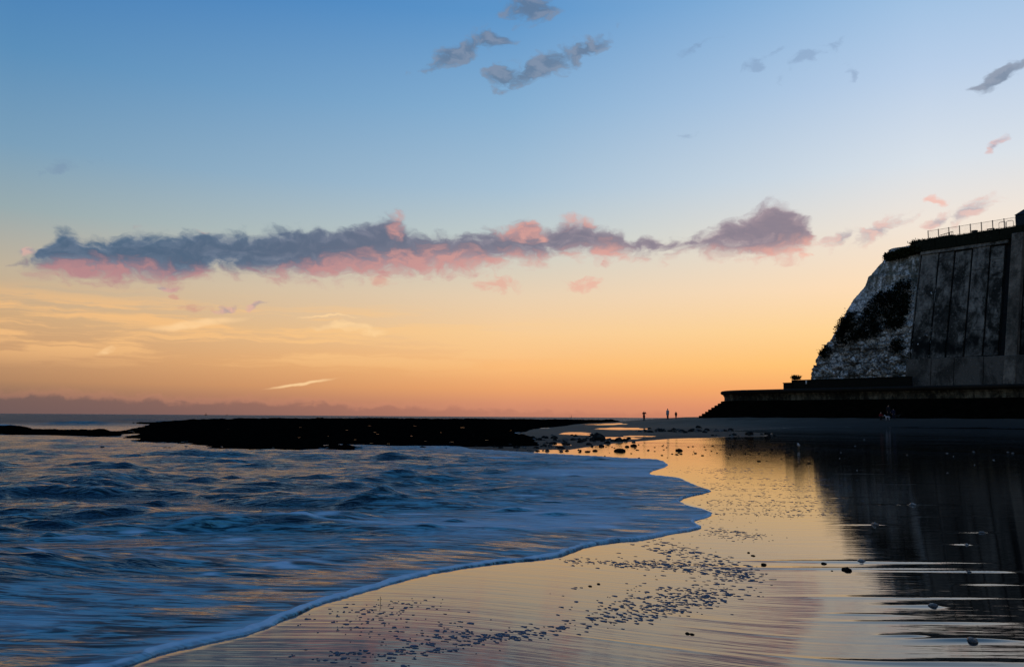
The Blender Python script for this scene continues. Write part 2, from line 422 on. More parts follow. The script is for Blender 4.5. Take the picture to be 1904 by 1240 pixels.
# ================================================================== ground shape
WALL_P = Vector((31.0, 118.0)); WALL_D = Vector((.67, -.74)).normalized(); WALL_N = Vector((.74, .67)).normalized()
def qcoord(x, y): return (x-WALL_P.x)*WALL_N.x + (y-WALL_P.y)*WALL_N.y
def near_bank(x, y):
    """low swell of sand in the left foreground, falling away from the viewer towards the wave edge"""
    x = np.asarray(x, float); y = np.asarray(y, float)
    t = np.clip(13.5 - y, 0, 14)
    return .036*(t*t/(t + 1.2))*sstep(2.5, -1.0, x)
def on_near(px, py):
    z = 0.0
    for _ in range(7):
        p = on_z(px, py, z); z = float(near_bank(p.x, p.y))
    return Vector((p.x, p.y, z))
def terrain0(x, y):
    x = np.asarray(x, float); y = np.asarray(y, float)
    q = qcoord(x, y)
    a = np.interp(q, [-400, -62, -40, -20, -12, -8, -4, 40], [0, 0, .16, .42, .62, 1.15, 1.68, 1.75])
    cap = np.interp(x, [-10, 0, 5, 12, 18, 24, 27, 31, 40], [-.6, -.2, .15, .5, .72, 1.20, 1.42, 1.66, 1.82])
    far = sstep(60, 100, y)
    z = np.minimum(a, cap*far + 9*(1-far))
    z = z - sstep(142, 175, y) * (z + 1.5)
    z = z - sstep(30, 90, y) * sstep(2, -25, x) * .8
    return z + near_bank(x, y) + .012*fbm(x*.22, y*.35, 3, 5)*sstep(25, 60, y)
def on_ground(px, py, f=None):
    """where the sight line of a picture point meets the ground"""
    f = f or terrain0
    d = ray(px, py)
    k = np.concatenate([np.linspace(3, 60, 1200), np.linspace(60, 200, 1400)])
    z = CAM_H + d.z*k - f(d.x*k, d.y*k)
    i = np.argmax(z < 0)
    if z[i] >= 0: i = len(k) - 1
    k0 = k[i]
    return Vector((d.x*k0, d.y*k0, float(f(np.array([d.x*k0]), np.array([d.y*k0]))[0])))

shore_px = [(225,1240),(300,1215),(350,1203),(400,1191),(450,1178),(500,1160),(530,1146),(560,1134),(590,1124),(620,1114),(660,1102),(700,1090),(750,1078),(800,1066),(850,1057),(900,1050),(950,1044),(1000,1040),
 (1030,1034),(1057,1027),(1085,1017),(1118,1010),(1150,1006),(1189,1003),(1220,998),(1248,992),(1275,987),(1296,982),(1301,977),(1290,972.5),(1286,969),(1300,965),(1318,960),(1326,957),(1320,951),(1305,946),(1286,941),(1273,936),(1269,931),
 (1276,925),(1302,918),(1322,913),(1316,910),(1303,907),(1288,899),(1274,892),(1262,888),(1235,885),(1212,883),(1206,880),(1214,875),(1236,868),(1243,864),(1234,858),(1222,854),(1177,852),(1118,848.5),(1042,844),(1000,842),(940,838),(880,835)]
SHORE = [tuple(on_near(px, py)[:2]) for px, py in shore_px]
WATER = [(-40, -14), (-12, -4), (-5, 1.6)] + SHORE + [(-4, 46), (-2, 60), (6, 100), (13, 145), (30, 165), (300, 190), (40000, 400), (40000, 45000), (-40000, 45000), (-40000, -14)]
def water_sd(x, y): return sdist(x, y, WATER)

# wet mirror of the beach: outline by where the sheen ends
wet_px = [(-200,1600),(100,1240),(700,1000),(1000,836),(1060,836),(1105,829),(1159,822),(1247,815.5),(1310,814),(1345,812.5),(1420,811),(1435,806),(1380,803),(1330,801.5),(1420,797.5),(1500,793.5),(1700,794.5),(1904,796),(2200,799),(2600,1300)]
WET = [tuple(on_ground(px, py)[:2]) for px, py in wet_px[1:-1]]
WET = [(-6, 1), (-4, 3)] + WET + [(120, 70), (60, -5), (5, -8)]
pools_px = [(1070,806,30,2.6),(1157,797,46,2.0),(1150,814,38,2.2),(1120,788,40,1.0),(1042,826,20,2.0),(1190,811,26,1.4)]

RIDGES = [  # picture x, y, half length left, half length right, height in mm: ripples standing round stones in the film
 (1697,938,150,150,11),(1627,975,90,60,7),(1826,990,100,40,9),(1797,1012,52,20,9),(1600,1044,260,320,10),(1600,1056,420,340,7),(1840,1062,300,80,9),(1734,1126,130,30,9),
 (1810,1190,170,110,14),(1700,1182,90,60,8),(1760,960,160,200,4),(1690,1110,330,300,5),(1720,1156,260,260,5),(1750,1232,420,300,6),(1840,1086,90,100,5),(1600,1142,100,120,4),
 (1700,846,60,120,8),(1650,862,40,50,6),(1780,822,60,90,8),(1740,829,60,50,8),(1590,880,60,90,6),(1720,900,110,120,5),(1840,855,60,60,7),(1660,815,60,60,8),(1580,925,60,60,4),
 (1450,1080,200,160,1.2),(1300,1150,240,200,1.2),(1420,1180,220,200,1.4),(1250,1205,260,260,1.4)]
RW_ = []
for px, py, l, r, h in RIDGES:
    c = on_near(px, py); a = on_near(px - l, py); b = on_near(px + r, py)
    RW_.append((c.x, c.y, c.x - a.x, b.x - c.x, h/1000.0))

def ridge_field(x, y):
    z = np.zeros_like(x)
    for i, (cx, cy, l, r, h) in enumerate(RW_):
        dx = x - cx
        ly = cy + .012*dx*((i % 3) - 1) + .02*np.sin(dx*1.7 + i)*min(1, cy/10)
        w = (.030 + .0030*cy) * (1 + .35*np.sin(dx*2.3 + i*2))
        fall = np.where(dx < 0, sstep(-l*1.15, 0, dx), sstep(r*1.15, 0, dx))
        z += h * fall**1.3 * np.exp(-((y - ly)/w)**2)
    return z

def polar(rows, cols):
    R_g, A_g = np.meshgrid(rows, cols, indexing='ij')
    return R_g*np.sin(A_g), R_g*np.cos(A_g)
def rows_from_px(step_near, step_far, far_px, extra):
    dep = []; d = 330.0
    while d > far_px:
        dep.append(d); d -= step_near if d > 60 else (step_near*.5 + step_far*.5 if d > 25 else step_far)
    f2 = FPX*1024/1904
    return np.array([CAM_H*f2/p for p in dep] + extra)
def cols_deg(core0, core1, step, outer):
    c = list(np.arange(core0, core1 + 1e-6, step))
    lo = core0; hi = core1; L = []; H = []
    s = step
    while lo > -outer or hi < outer:
        s *= 1.25
        if lo > -outer: lo -= s; L.append(max(lo, -outer))
        if hi < outer: hi += s; H.append(min(hi, outer))
    return np.radians(np.array(L[::-1] + c + H))

# ------------------------------------------------------------------ sand sheet
rows = rows_from_px(.36, .22, 4.5, [])
rows = np.concatenate([[.6, 1.2, 2.0, 2.8, 3.3], rows, np.geomspace(rows[-1]*1.02, 420, 40), [600, 1000, 3000, 10000, 40000]])
cols = cols_deg(-36, 36, .15, 88)
X, Y = polar(rows, cols)
sdw = water_sd(X, Y)
Z = terrain0(X, Y)
Z = Z + (ridge_field(X, Y)) * (Y < 60)
Z = Z - sstep(-.1, .5, sdw) * .05 - np.clip(sdw, 0, 60) * .03
Z = np.maximum(Z, -3.0)
wetd = sdist(X, Y, WET)
wetv = sstep(-.35, .35, wetd/np.clip(Y/40, .4, 3)) 
for px, py, rx, ry in pools_px:
    c = on_ground(px, py); rxm = rx/FPX*c.y; rym = abs(on_ground(px, py - ry).y - c.y)
    wetv = np.maximum(wetv, sstep(1.15, .85, np.hypot((X-c.x)/rxm, (Y-c.y)/max(rym, .5)) + .75*fbm(X*.35, Y*.55, 4, 9)))
dampv = sstep(-14, -2, wetd)
co = np.stack([X, Y, Z], -1).reshape(-1, 3)
me = mesh_np('sand', co, grid_faces(*X.shape)[:, ::-1])
attr(me, 'bare', sstep(8.8, 5.2, Y + .5*fbm(X*.8, Y*.8, 3, 91))*sstep(2.4, -.6, X + .6*fbm(X*.6, Y*.9, 3, 92))); attr(me, 'wet', wetv); attr(me, 'damp', dampv)
sand = link('sand', me, M['sand'], smooth=True); tag(sand, kind='structure')

# ------------------------------------------------------------------ sea
def sea_height(x, y, sd, spacing):
    rg = np.random.default_rng(21)
    z = np.zeros_like(x)
    group = .45 + .95*np.clip(fbm(x*.13 + 3, y*.16, 2, 31) + .25, 0, 1)
    ph6 = [1.6*gnoise(x*f_, y*f_*1.3, k) for k, f_ in enumerate((.8, .4, .2, .1, .06))]
    for i in range(44):
        lam = .42 * (10/.42) ** (i/43)
        th = math.radians(90 + rg.normal(5, 24)); kx, ky = math.cos(th)*2*math.pi/lam, math.sin(th)*2*math.pi/lam
        amp = .0140 * lam**.70 * rg.uniform(.5, 1.2)
        if lam > 5: amp *= .6
        fade = sstep(2.2, 5, lam/spacing)
        ph = kx*x + ky*y + rg.uniform(0, 6.28) + ph6[min(4, i//9)]
        c = np.cos(ph)
        z += amp*fade*(c + .30*(2*c*c - 1))
    return z*group*.8
crests = [  # picture x, y, length px, height m, steepness
 (165,886,180,.24),(60,905,170,.10),(300,905,190,.08),(430,1029,70,.055),(540,986,110,.06),(130,1026,150,.06),(840,911,60,.07),(690,884,60,.07),(700,935,60,.03),(1080,862,250,.09),(930,852,90,.07),
 (480,868,160,.09),(330,935,130,.05),(100,840,150,.07),(390,848,150,.07),(620,865,100,.06),(250,1010,120,.03),(600,958,90,.045),(1130,986,50,.025),(290,1080,110,.02),(520,1110,90,.012),(30,975,120,.05),(770,960,90,.03),(980,925,80,.03),(420,965,120,.05),(200,955,120,.05),(880,1000,60,.015)]
CR = []
for px, py, L, h in crests:
    c = on_z(px, py, h*.5); CR.append((c.x, c.y, L/FPX*c.y*.5, h*.75))
far_breaks = [(150,786,200,.5),(300,783,120,.45),(60,781,160,.5),(560,778,120,.6),(720,778.5,160,.6),(20,792,60,.35),(460,780,100,.5),(240,780,140,.45),(860,778.5,120,.5)]
FB = []
for px, py, L, h in far_breaks:
    c = on_z(px, py, h*.6); FB.append((c.x, c.y, L/FPX*c.y*.5, h))
rows = rows_from_px(.42, .30, .6, [])
rows = np.concatenate([[1.5, 2.6, 3.3], rows, np.geomspace(rows[-1]*1.08, 42000, 46)])
cols = cols_deg(-36, 20, .088, 86)
X, Y = polar(rows, cols)
spacing = np.gradient(rows)[:, None] * np.ones_like(X)
sd = water_sd(X, Y)
edge = .05*fbm(X*2.2, Y*2.2, 3, 77)*sstep(0, 3, Y) + .022*fbm(X*8, Y*8, 2, 76) + .10*fbm(X*.5, Y*.5, 2, 78)
sdn = sd + edge*sstep(6, 1, np.abs(sd))
depth_ramp = sstep(0, 6, sdn)
zw = sea_height(X, Y, sdn, spacing) * (.10 + .90*depth_ramp) * np.where(Y > 70, 1.25, 1.0)
foam_crest = np.zeros_like(X)
for i, (cx, cy, l, h) in enumerate(CR):
    dx = X - cx; ly = cy + .10*dx + .18*l*np.sin(dx/l*1.4 + i)*.3
    w = .10 + h*2.4; fall = np.exp(-(dx/l)**2*1.6)
    v = (Y - ly)/w
    zw += h*fall*np.where(v < 0, np.exp(-(v*1.6)**2), np.exp(-v*v*.5)) * (.35 + .65*depth_ramp)
    foam_crest += .30*fall*np.exp(-((v-.9)/.9)**2)
# many small short-crested wavelets, steep on the side that runs up the beach
rgw = random.Random(12)
for i in range(150):
    px_, py_ = rgw.uniform(-40, 1230), 842 + 250*rgw.random()**1.5
    c = on_near(px_, py_)
    if water_sd(np.array([c.x]), np.array([c.y]))[0] < .9: continue
    h = min(.014 + .0042*c.y, .11)*rgw.uniform(.5, 1.2); l = rgw.uniform(18, 62)/FPX*c.y; w = .05 + h*2.0
    r0 = math.hypot(c.x, c.y); sl = slice(max(0, int(np.searchsorted(rows, r0 - 6*w - .5*l)) - 1), int(np.searchsorted(rows, r0 + 6*w + .5*l)) + 1)
    xs_, ys_ = X[sl], Y[sl]; dx = xs_ - c.x
    ly = c.y + rgw.uniform(-.05, .22)*dx + .12*l*np.sin(dx/l*1.6 + i)
    v = (ys_ - ly)/w; fall = np.exp(-(dx/l)**2*1.5)
    zw[sl] += h*fall*np.where(v < 0, np.exp(-(v*2.1)**2), np.exp(-v*v*.6))*(.25 + .75*depth_ramp[sl])
    foam_crest[sl] += rgw.uniform(0, .26)*fall*np.exp(-((v - .7)/.8)**2) - .16*fall*np.exp(-((v + .5)/.5)**2)
for i, (cx, cy, l, h) in enumerate(FB):
    dx = X - cx; ly = cy + 2.0*np.sin(dx/l*1.2 + i) ; fall = np.exp(-(dx/l)**2*1.3); w = 2.5
    v = (Y - ly)/w
    zw += h*fall*np.exp(-v*v)
    foam_crest += .62*fall*np.exp(-((v)/2.6)**2)
# swash film climbing the sand and its rounded lip
lw_ = (.65 + .5*fbm(X*.9, Y*.9, 2, 79) + .45*fbm(X*5, Y*5, 2, 80)) * np.interp(Y, [6, 12, 20], [1, .7, .45])
lip = .014*lw_*np.exp(-((sdn-.05)/.035)**2) + .016*sstep(0, .07, sdn) + .03*sstep(.1, 2.5, sdn)
zs = np.where(sdn > 0, lip + np.maximum(zw, -.045*depth_ramp - .004), -.05 + np.clip(sdn, -1, 0)*.2)
zs = zs + near_bank(X, Y)
far = sstep(70, 160, np.hypot(X, Y))
streak = fbm(X*.05, Y*.09, 3, 55)
foam = .17*sstep(9, 1.0, sdn) + .22*sstep(26, 5, sdn) + .25 + .12*sstep(-6, 1, X)*sstep(14, 2, sdn)
foam = foam + .16*fbm(X*.13, Y*.22, 3, 41) + .12*fbm(X*.4, Y*1.0, 3, 42)
foam = foam - .10*sstep(-1, -9, X)*sstep(30, 8, Y)
foam = foam - .20*np.exp(-((sdn-.55)/.35)**2)*sstep(14, 7, Y)          # clear glassy strip behind the lip
foam = np.maximum(foam, (.72 + .38*lw_)*np.exp(-((sdn-.045)/.055)**2))
foam = foam*(1-far) + far*.02 + foam_crest
foam = np.where(np.hypot(X, Y) > 900, .10, foam)
ripple = (.22 + .78*sstep(.1, 4, sdn)) * (1 - .3*far)
keep = (sdn[:-1, :-1] > -.6) | (sdn[1:, 1:] > -.6)
co = np.stack([X, Y, zs], -1).reshape(-1, 3)
f = grid_faces(*X.shape, keep=keep)[:, ::-1]
co, f, (fo, rp, fr) = compact(co, f, [foam.ravel(), ripple.ravel(), far.ravel()])
me = mesh_np('sea', co, f); attr(me, 'foam', fo); attr(me, 'ripple', rp); attr(me, 'far', fr)
sea = link('sea', me, M['sea'], smooth=True); tag(sea, kind='structure')

# ------------------------------------------------------------------ rock shelf
reef_a = [(219,800),(257,806),(229,817),(232,820),(299,823),(346,826),(372,829),(364,833),(410,837),(501,839),(509,835),(530,837),(600,835),(640,836),(720,833),(800,829),(890,829),(960,829)]
RA = [tuple(on_z(px, py, .02)[:2]) for px, py in reef_a] + [tuple(on_z(1010, 826, .05)[:2]), tuple(on_z(985, 812, .15)[:2]), tuple(on_z(950, 801, .3)[:2]), (4, 108), (12, 128), (21, 140), (24, 165), (-5, 172), (-30, 160), (-44, 140), (-47, 118), (-46, 100), (-40, 88)]
RA = RA + [tuple(on_z(232, 795, .30)[:2])]
reef_b = [(-60,806),(0,807),(100,809),(175,812),(215,811),(262,809),(300,807)]
RB = [tuple(on_z(px, py, .02)[:2]) for px, py in reef_b] + [tuple(on_z(285, 803, .25)[:2]), tuple(on_z(180, 799.5, .25)[:2]), tuple(on_z(80, 796.5, .35)[:2]), tuple(on_z(74, 791, .45)[:2]), tuple(on_z(0, 790.5, .5)[:2]), tuple(on_z(-60, 791, .5)[:2])]
reef_c = [(250,788.5),(300,788.2),(372,788.6),(420,788)]
RCp = [tuple(on_z(px, py, .05)[:2]) for px, py in reef_c] + [(-40, 190), (-72, 190)]
rows = rows_from_px(.3, .16, 4.5, [])
rows = rows[(rows > 26)]; rows = np.concatenate([rows, np.geomspace(rows[-1]*1.01, 215, 12)])
cols = np.radians(np.arange(-37.5, 9.5, .075))
X, Y = polar(rows, cols)
def reef_height(X, Y):
    wx = X + 1.1*fbm(X*.35, Y*.2, 3, 61) + .35*fbm(X*1.6, Y*1.2, 3, 63); wy = Y + 1.6*fbm(X*.3, Y*.25, 3, 62) + .6*fbm(X*1.3, Y*1.1, 3, 64)
    s1 = sdist(wx, wy, RA); s2 = sdist(wx, wy, RB); s3 = sdist(wx, wy, RCp)
    pl1 = np.interp(Y, [30, 45, 70, 110, 150], [.22, .38, .55, .86, 1.02])
    d1, d2, cid = worley(X*.42 + .3*fbm(X, Y, 2, 5), Y*.30, 3)
    block = (cid - .5)*.26*np.clip((d2 - d1)*5, 0, 1)
    rough = .13*fbm(X*1.3, Y*1.0, 4, 65, .65) + .10*fbm(X*.25, Y*.25, 3, 66)
    z1 = np.where(s1 > 0, .08 + (pl1 - .08)*sstep(0, 3.5, s1)**.7 + (block + rough)*sstep(0, .8, s1), -.25 + s1*.3)
    z2 = np.where(s2 > 0, .12 + np.interp(X, [-45, -34, -22], [.42, .24, .16])*sstep(0, 1.6, s2) + (block*.6 + rough)*.8*sstep(0, 1, s2), -.25 + s2*.3)
    z3 = np.where(s3 > 0, .30 + block*.5, -.25 + s3*.3)
    return np.maximum(np.maximum(z1, z2), np.maximum(z3, -1.0)), np.maximum(np.maximum(s1, s2), s3)
Z, s = reef_height(X, Y)
keep = (s[:-1, :-1] > -.8) | (s[1:, 1:] > -.8)
co = np.stack([X, Y, Z], -1).reshape(-1, 3)
f = grid_faces(*X.shape, keep=keep)[:, ::-1]
co, f, _ = compact(co, f, [])
reef = link('rock_reef', mesh_np('rock_reef', co, f), M['reef'])
tag(reef, 'flat black weed-covered rock shelf reaching out into the sea', 'rock reef')

# ================================================================== materials of the built shore
def concrete_material(name, base, dark, stain=.5, run=True, sc=.35, seep=None):
    m, t, b = mat(name)
    g = t.n('ShaderNodeNewGeometry').outputs['Position']
    n1 = t.noise(g, sc, 5, .62)
    n2 = t.noise(t.mapping(g, scale=(2.2, 2.2, .16)), 1.0, 5, .65)          # rain runs
    n3 = t.noise(g, sc*9, 5, .65)
    n4 = t.noise(t.mapping(g, scale=(.42, .42, .17)), 1.0, 6, .68, .5)
    n5 = t.noise(t.mapping(g, scale=(.9, .9, .5)), 1.0, 5, .65)
    k = t.m('ADD', t.m('MULTIPLY', n1, .40), t.m('ADD', t.m('MULTIPLY', n2, .35 if run else .1), t.m('MULTIPLY', n3, .25)))
    c = t.mix(t.mr(k, .40, .60), dark, base)
    c = t.mix(t.m('MULTIPLY', t.mr(n4, .43, .58), stain), c, (.010, .011, .009))
    c = t.mix(t.m('MULTIPLY', t.mr(n5, .56, .66), stain*.8), c, (.012, .012, .010))
    c = t.mix(t.m('MULTIPLY', t.mr(n3, .56, .72), .35), c, tuple(min(1, q*1.5) for q in base))
    if seep:                                                            # seepage stain along the foot of the slabs
        sp = t.n('ShaderNodeSeparateXYZ'); t.link(g, sp.inputs[0])
        zf = t.mr(t.m('ABSOLUTE', t.m('SUBTRACT', t.m('MULTIPLY_ADD', t.m('SUBTRACT', n1, .5), 5.0, sp.outputs[2]), seep)), 1.7, .5)
        c = t.mix(t.m('MULTIPLY', zf, t.mr(n5, .34, .52, .35, .95)), c, (.008, .009, .008))
    t.link(c, b.inputs['Base Color']); b.inputs['Roughness'].default_value = .9; b.inputs['Specular IOR Level'].default_value = .1
    bp = t.n('ShaderNodeBump'); bp.inputs['Distance'].default_value = .08; bp.inputs['Strength'].default_value = .7
    t.link(n3, bp.inputs['Height']); t.link(bp.outputs[0], b.inputs['Normal'])
    return m
M['panel'] = concrete_material('stained_concrete', (.27, .245, .205), (.08, .075, .064), .85, seep=10.6)
M['plinth'] = concrete_material('plinth_concrete', (.27, .235, .195), (.11, .10, .085), .6, run=False, sc=.6)
M['joint'] = simple('dark_joint', (.012, .013, .012), .95, .3, 2)
M['coping'] = concrete_material('mossy_coping', (.05, .055, .04), (.012, .016, .010), .5, run=False)
M['buttress'] = concrete_material('buttress_concrete', (.24, .20, .155), (.10, .09, .072), .5)
M['wallface'] = concrete_material('sea_wall_concrete', (.17, .15, .105), (.016, .015, .011), .75)
M['lip'] = concrete_material('sea_wall_lip', (.07, .058, .042), (.022, .018, .014), .5, run=False, sc=1.2)
M['algae'] = rock_material('algae_concrete', (.0025, .003, .0025), (.009, .008, .006), 1.5)
M['deck'] = concrete_material('promenade_concrete', (.16, .15, .14), (.09, .085, .08), .1, run=False)
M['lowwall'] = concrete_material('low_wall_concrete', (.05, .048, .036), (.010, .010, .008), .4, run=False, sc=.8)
M['grass'] = simple('cliff_grass', (.026, .034, .014), .9, .45, 6, .1)
M['ivy'] = simple('ivy_leaf', (.008, .012, .006), .8, .5, 4, .12)
M['iron'] = simple('painted_iron', (.035, .038, .042), .6, .2, 8, .3)
M['iron_pale'] = simple('galvanised_steel', (.22, .24, .25), .5, .2, 8, .4)
M['shelter'] = simple('slate_blue_cladding', (.020, .034, .048), .7, .2, 3, .2)
M['white'] = simple('white_paint', (.75, .75, .72), .6, .08, 6, .3)
def chalk_material():
    m, t, b = mat('chalk')
    g = t.n('ShaderNodeNewGeometry').outputs['Position']
    cav = t.n('ShaderNodeAttribute', attribute_name='crack').outputs['Fac']
    up = t.n('ShaderNodeAttribute', attribute_name='upper').outputs['Fac']
    n1 = t.noise(g, .8, 6, .65); n2 = t.noise(g, 4.5, 5, .65)
    n3 = t.noise(t.mapping(g, scale=(1.6, 1.6, .3)), 1.0, 5, .6)
    c = t.mix(t.mr(n2, .36, .60), (.17, .165, .15), (.92, .92, .89))
    c = t.mix(t.m('MULTIPLY', t.mr(n3, .36, .58), t.m('MULTIPLY', up, .85)), c, (.12, .115, .075))   # algae-green weathered band
    c = t.mix(t.m('MULTIPLY', t.mr(n1, .46, .60), .6), c, (.05, .05, .04))
    c = t.mix(t.m('MULTIPLY', cav, .9), c, (.022, .022, .018))                                        # darker in the clefts, sunken blocks and scattered patches
    sp = t.n('ShaderNodeSeparateXYZ'); t.link(g, sp.inputs[0])                                         # flint seams along the bedding
    seam = t.m('FRACT', t.m('MULTIPLY_ADD', sp.outputs[2], .55, t.m('MULTIPLY', n1, .9)))
    c = t.mix(t.m('MULTIPLY', t.mr(t.m('ABSOLUTE', t.m('SUBTRACT', seam, .5)), .10, .02), t.m('MULTIPLY', t.mr(n2, .40, .55, .2, .85), t.m('SUBTRACT', 1.0, up))), c, (.03, .03, .028))
    t.link(c, b.inputs['Base Color']); b.inputs['Roughness'].default_value = .95; b.inputs['Specular IOR Level'].default_value = .05
    bp = t.n('ShaderNodeBump'); bp.inputs['Distance'].default_value = .15; bp.inputs['Strength'].default_value = .9
    t.link(n2, bp.inputs['Height']); t.link(bp.outputs[0], b.inputs['Normal'])
    return m
M['chalk'] = chalk_material()

# ================================================================== frame along the wall: t along, q inland, z up
def W3(t_, q, z): 
    p = WALL_P + WALL_D*t_ + WALL_N*q
    return Vector((p.x, p.y, z))
def hit_plane(px, py, q0, z0=5.3, batter=0.0):
    """sight line against the plane q = q0 + batter*(z-z0) -> (t, z)"""
    d = ray(px, py)
    a = d.x*WALL_N.x + d.y*WALL_N.y; c0 = -(WALL_P.x*WALL_N.x + WALL_P.y*WALL_N.y)
    k = (q0 + batter*(CAM_H - z0) - c0) / (a - batter*d.z)
    p = Vector((0, 0, CAM_H)) + d*k
    return ((p.x-WALL_P.x)*WALL_D.x + (p.y-WALL_P.y)*WALL_D.y), p.z
def box_tqz(name, t0, t1, q0, q1, z0, z1, material, parent=None, batter=0.0, bz=5.3, jitter=0.0):
    vs = []
    for z in (z0, z1):
        for tt, qq in ((t0, q0), (t1, q0), (t1, q1), (t0, q1)):
            j = Vector((random.uniform(-1, 1), random.uniform(-1, 1), random.uniform(-1, 1)))*jitter
            vs.append(W3(tt, qq + batter*(z - bz), z) + j)
    fs = [(0,3,2,1),(4,5,6,7),(0,1,5,4),(1,2,6,5),(2,3,7,6),(3,0,4,7)]
    me = mesh_py(name, vs, fs)
    bm = bmesh.new(); bm.from_mesh(me); bmesh.ops.recalc_face_normals(bm, faces=bm.faces)
    bmesh.ops.bevel(bm, geom=list(bm.edges), offset=.035, segments=1, affect='EDGES'); bm.to_mesh(me); bm.free()
    return link(name, me, material, parent)

# ------------------------------------------------------------------ sea wall: stepped apron, face, bullnose lip, promenade deck
PROM_Z = 5.3
def wall_path(T_END=130.0, RAD=6.5, T0=4.4, INL=40.0):
    """list of (point, outward) from the right end round the tip and inland"""
    pts = []
    for tt in np.linspace(T_END, T0, 60):
        p = WALL_P + WALL_D*float(tt); pts.append((p, -WALL_N))
    c = WALL_P + WALL_D*T0 + WALL_N*RAD
    for a in np.linspace(0, math.pi/2, 22)[1:]:
        o = -WALL_N*math.cos(a) + (-WALL_D)*math.sin(a)
        pts.append((c + o*RAD, o))
    p1, o1 = pts[-1]
    for s_ in np.linspace(0, INL, 10)[1:]:
        pts.append((p1 + WALL_N*float(s_), o1))
    return pts
PATH = wall_path()
def sweep(name, prof, material, parent, smooth=False, wob=0.0):
    vs = []; fs = []; n = len(prof)
    for i, (p, o) in enumerate(PATH):
        for j, (off, z) in enumerate(prof):
            w = wob*mnoise.noise(Vector((p.x*.5, p.y*.5, z*2 + j)))
            q = p + o*(off + w); vs.append((q.x, q.y, z + w*.5))
    for i in range(len(PATH)-1):
        for j in range(n):
            k = (j+1) % n
            fs.append((i*n+j, i*n+k, (i+1)*n+k, (i+1)*n+j))
    fs.append(tuple(range(n))); fs.append(tuple(reversed(range((len(PATH)-1)*n, len(PATH)*n))))
    me = mesh_py(name, vs, fs)
    bm = bmesh.new(); bm.from_mesh(me); bmesh.ops.recalc_face_normals(bm, faces=bm.faces); bm.to_mesh(me); bm.free()
    return link(name, me, material, parent, smooth)
seawall = empty('sea_wall', W3(20, 0, 1.7)); 
tag(seawall, 'curved concrete sea wall with overhanging lip above a black stepped apron', 'sea wall')
def reparent(o, p):
    o.parent = p; o.matrix_parent_inverse = p.matrix_basis.inverted() if False else Matrix.Translation(-p.location)
    return o
NS = 8; ztop, zbot = 4.02, 1.55
for i in range(NS):
    z1 = ztop - (ztop - zbot)*i/NS
    o0 = .35 + i*.47
    st = sweep('step', [(o0, z1 - 1.2), (o0 + .47 + .04, z1 - 1.2), (o0 + .47 + .02, z1 - .03), (o0 + .44, z1), (o0, z1)], M['algae'], None, wob=.05)
    reparent(st, seawall)
face = sweep('wall_face', [(-.4, 1.0), (.35, 1.0), (.33, 4.0), (.30, 4.45), (.36, 4.72), (.50, 4.90), (.50, 4.98), (-.4, 4.98)], M['wallface'], None, smooth=False)
reparent(face, seawall)
lipo = sweep('bullnose_lip', [(-.4, 4.985), (.52, 4.985), (.70, 5.03), (.82, 5.14), (.86, 5.28), (.82, 5.42), (.70, 5.52), (.45, 5.56), (-.4, 5.56)], M['lip'], None, smooth=False)
reparent(lipo, seawall)
deck = sweep('promenade_deck', [(-.4, 4.6), (-.4, PROM_Z), (-6.4, PROM_Z + .02), (-6.4, 4.6)], M['deck'], None)
reparent(deck, seawall)
# vertical construction joints cut as thin pilaster strips on the face
for i, tt in enumerate(np.arange(11, 92, 4.6)):
    j = box_tqz('joint_strip', tt, tt + .10, -.38, -.30, 4.03, 4.5, M['joint']); reparent(j, seawall)

# ------------------------------------------------------------------ low walls on the promenade in front of the cliff foot
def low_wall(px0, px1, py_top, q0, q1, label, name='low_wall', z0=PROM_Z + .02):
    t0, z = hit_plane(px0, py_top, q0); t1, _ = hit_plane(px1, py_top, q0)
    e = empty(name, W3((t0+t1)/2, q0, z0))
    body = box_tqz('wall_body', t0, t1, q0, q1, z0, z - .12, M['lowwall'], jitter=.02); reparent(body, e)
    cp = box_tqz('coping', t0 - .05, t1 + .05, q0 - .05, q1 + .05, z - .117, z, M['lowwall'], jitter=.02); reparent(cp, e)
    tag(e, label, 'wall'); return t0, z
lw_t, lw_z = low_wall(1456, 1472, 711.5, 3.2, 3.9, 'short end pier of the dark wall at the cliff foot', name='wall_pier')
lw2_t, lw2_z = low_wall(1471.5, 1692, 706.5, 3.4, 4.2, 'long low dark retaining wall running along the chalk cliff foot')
mt, mz = hit_plane(1499.5, 712.5, 3.33)
mk = empty('marker_post', W3(mt, 3.3, lw2_z - .62)); tag(mk, 'small white marker post on the low wall left of the chalk', 'post')
reparent(box_tqz('post', mt - .09, mt + .09, 3.20, 3.37, lw2_z - .62, lw2_z - .18, M['white']), mk)
reparent(box_tqz('post_cap', mt - .11, mt + .11, 3.18, 3.375, lw2_z - .178, lw2_z - .13, M['white']), mk)

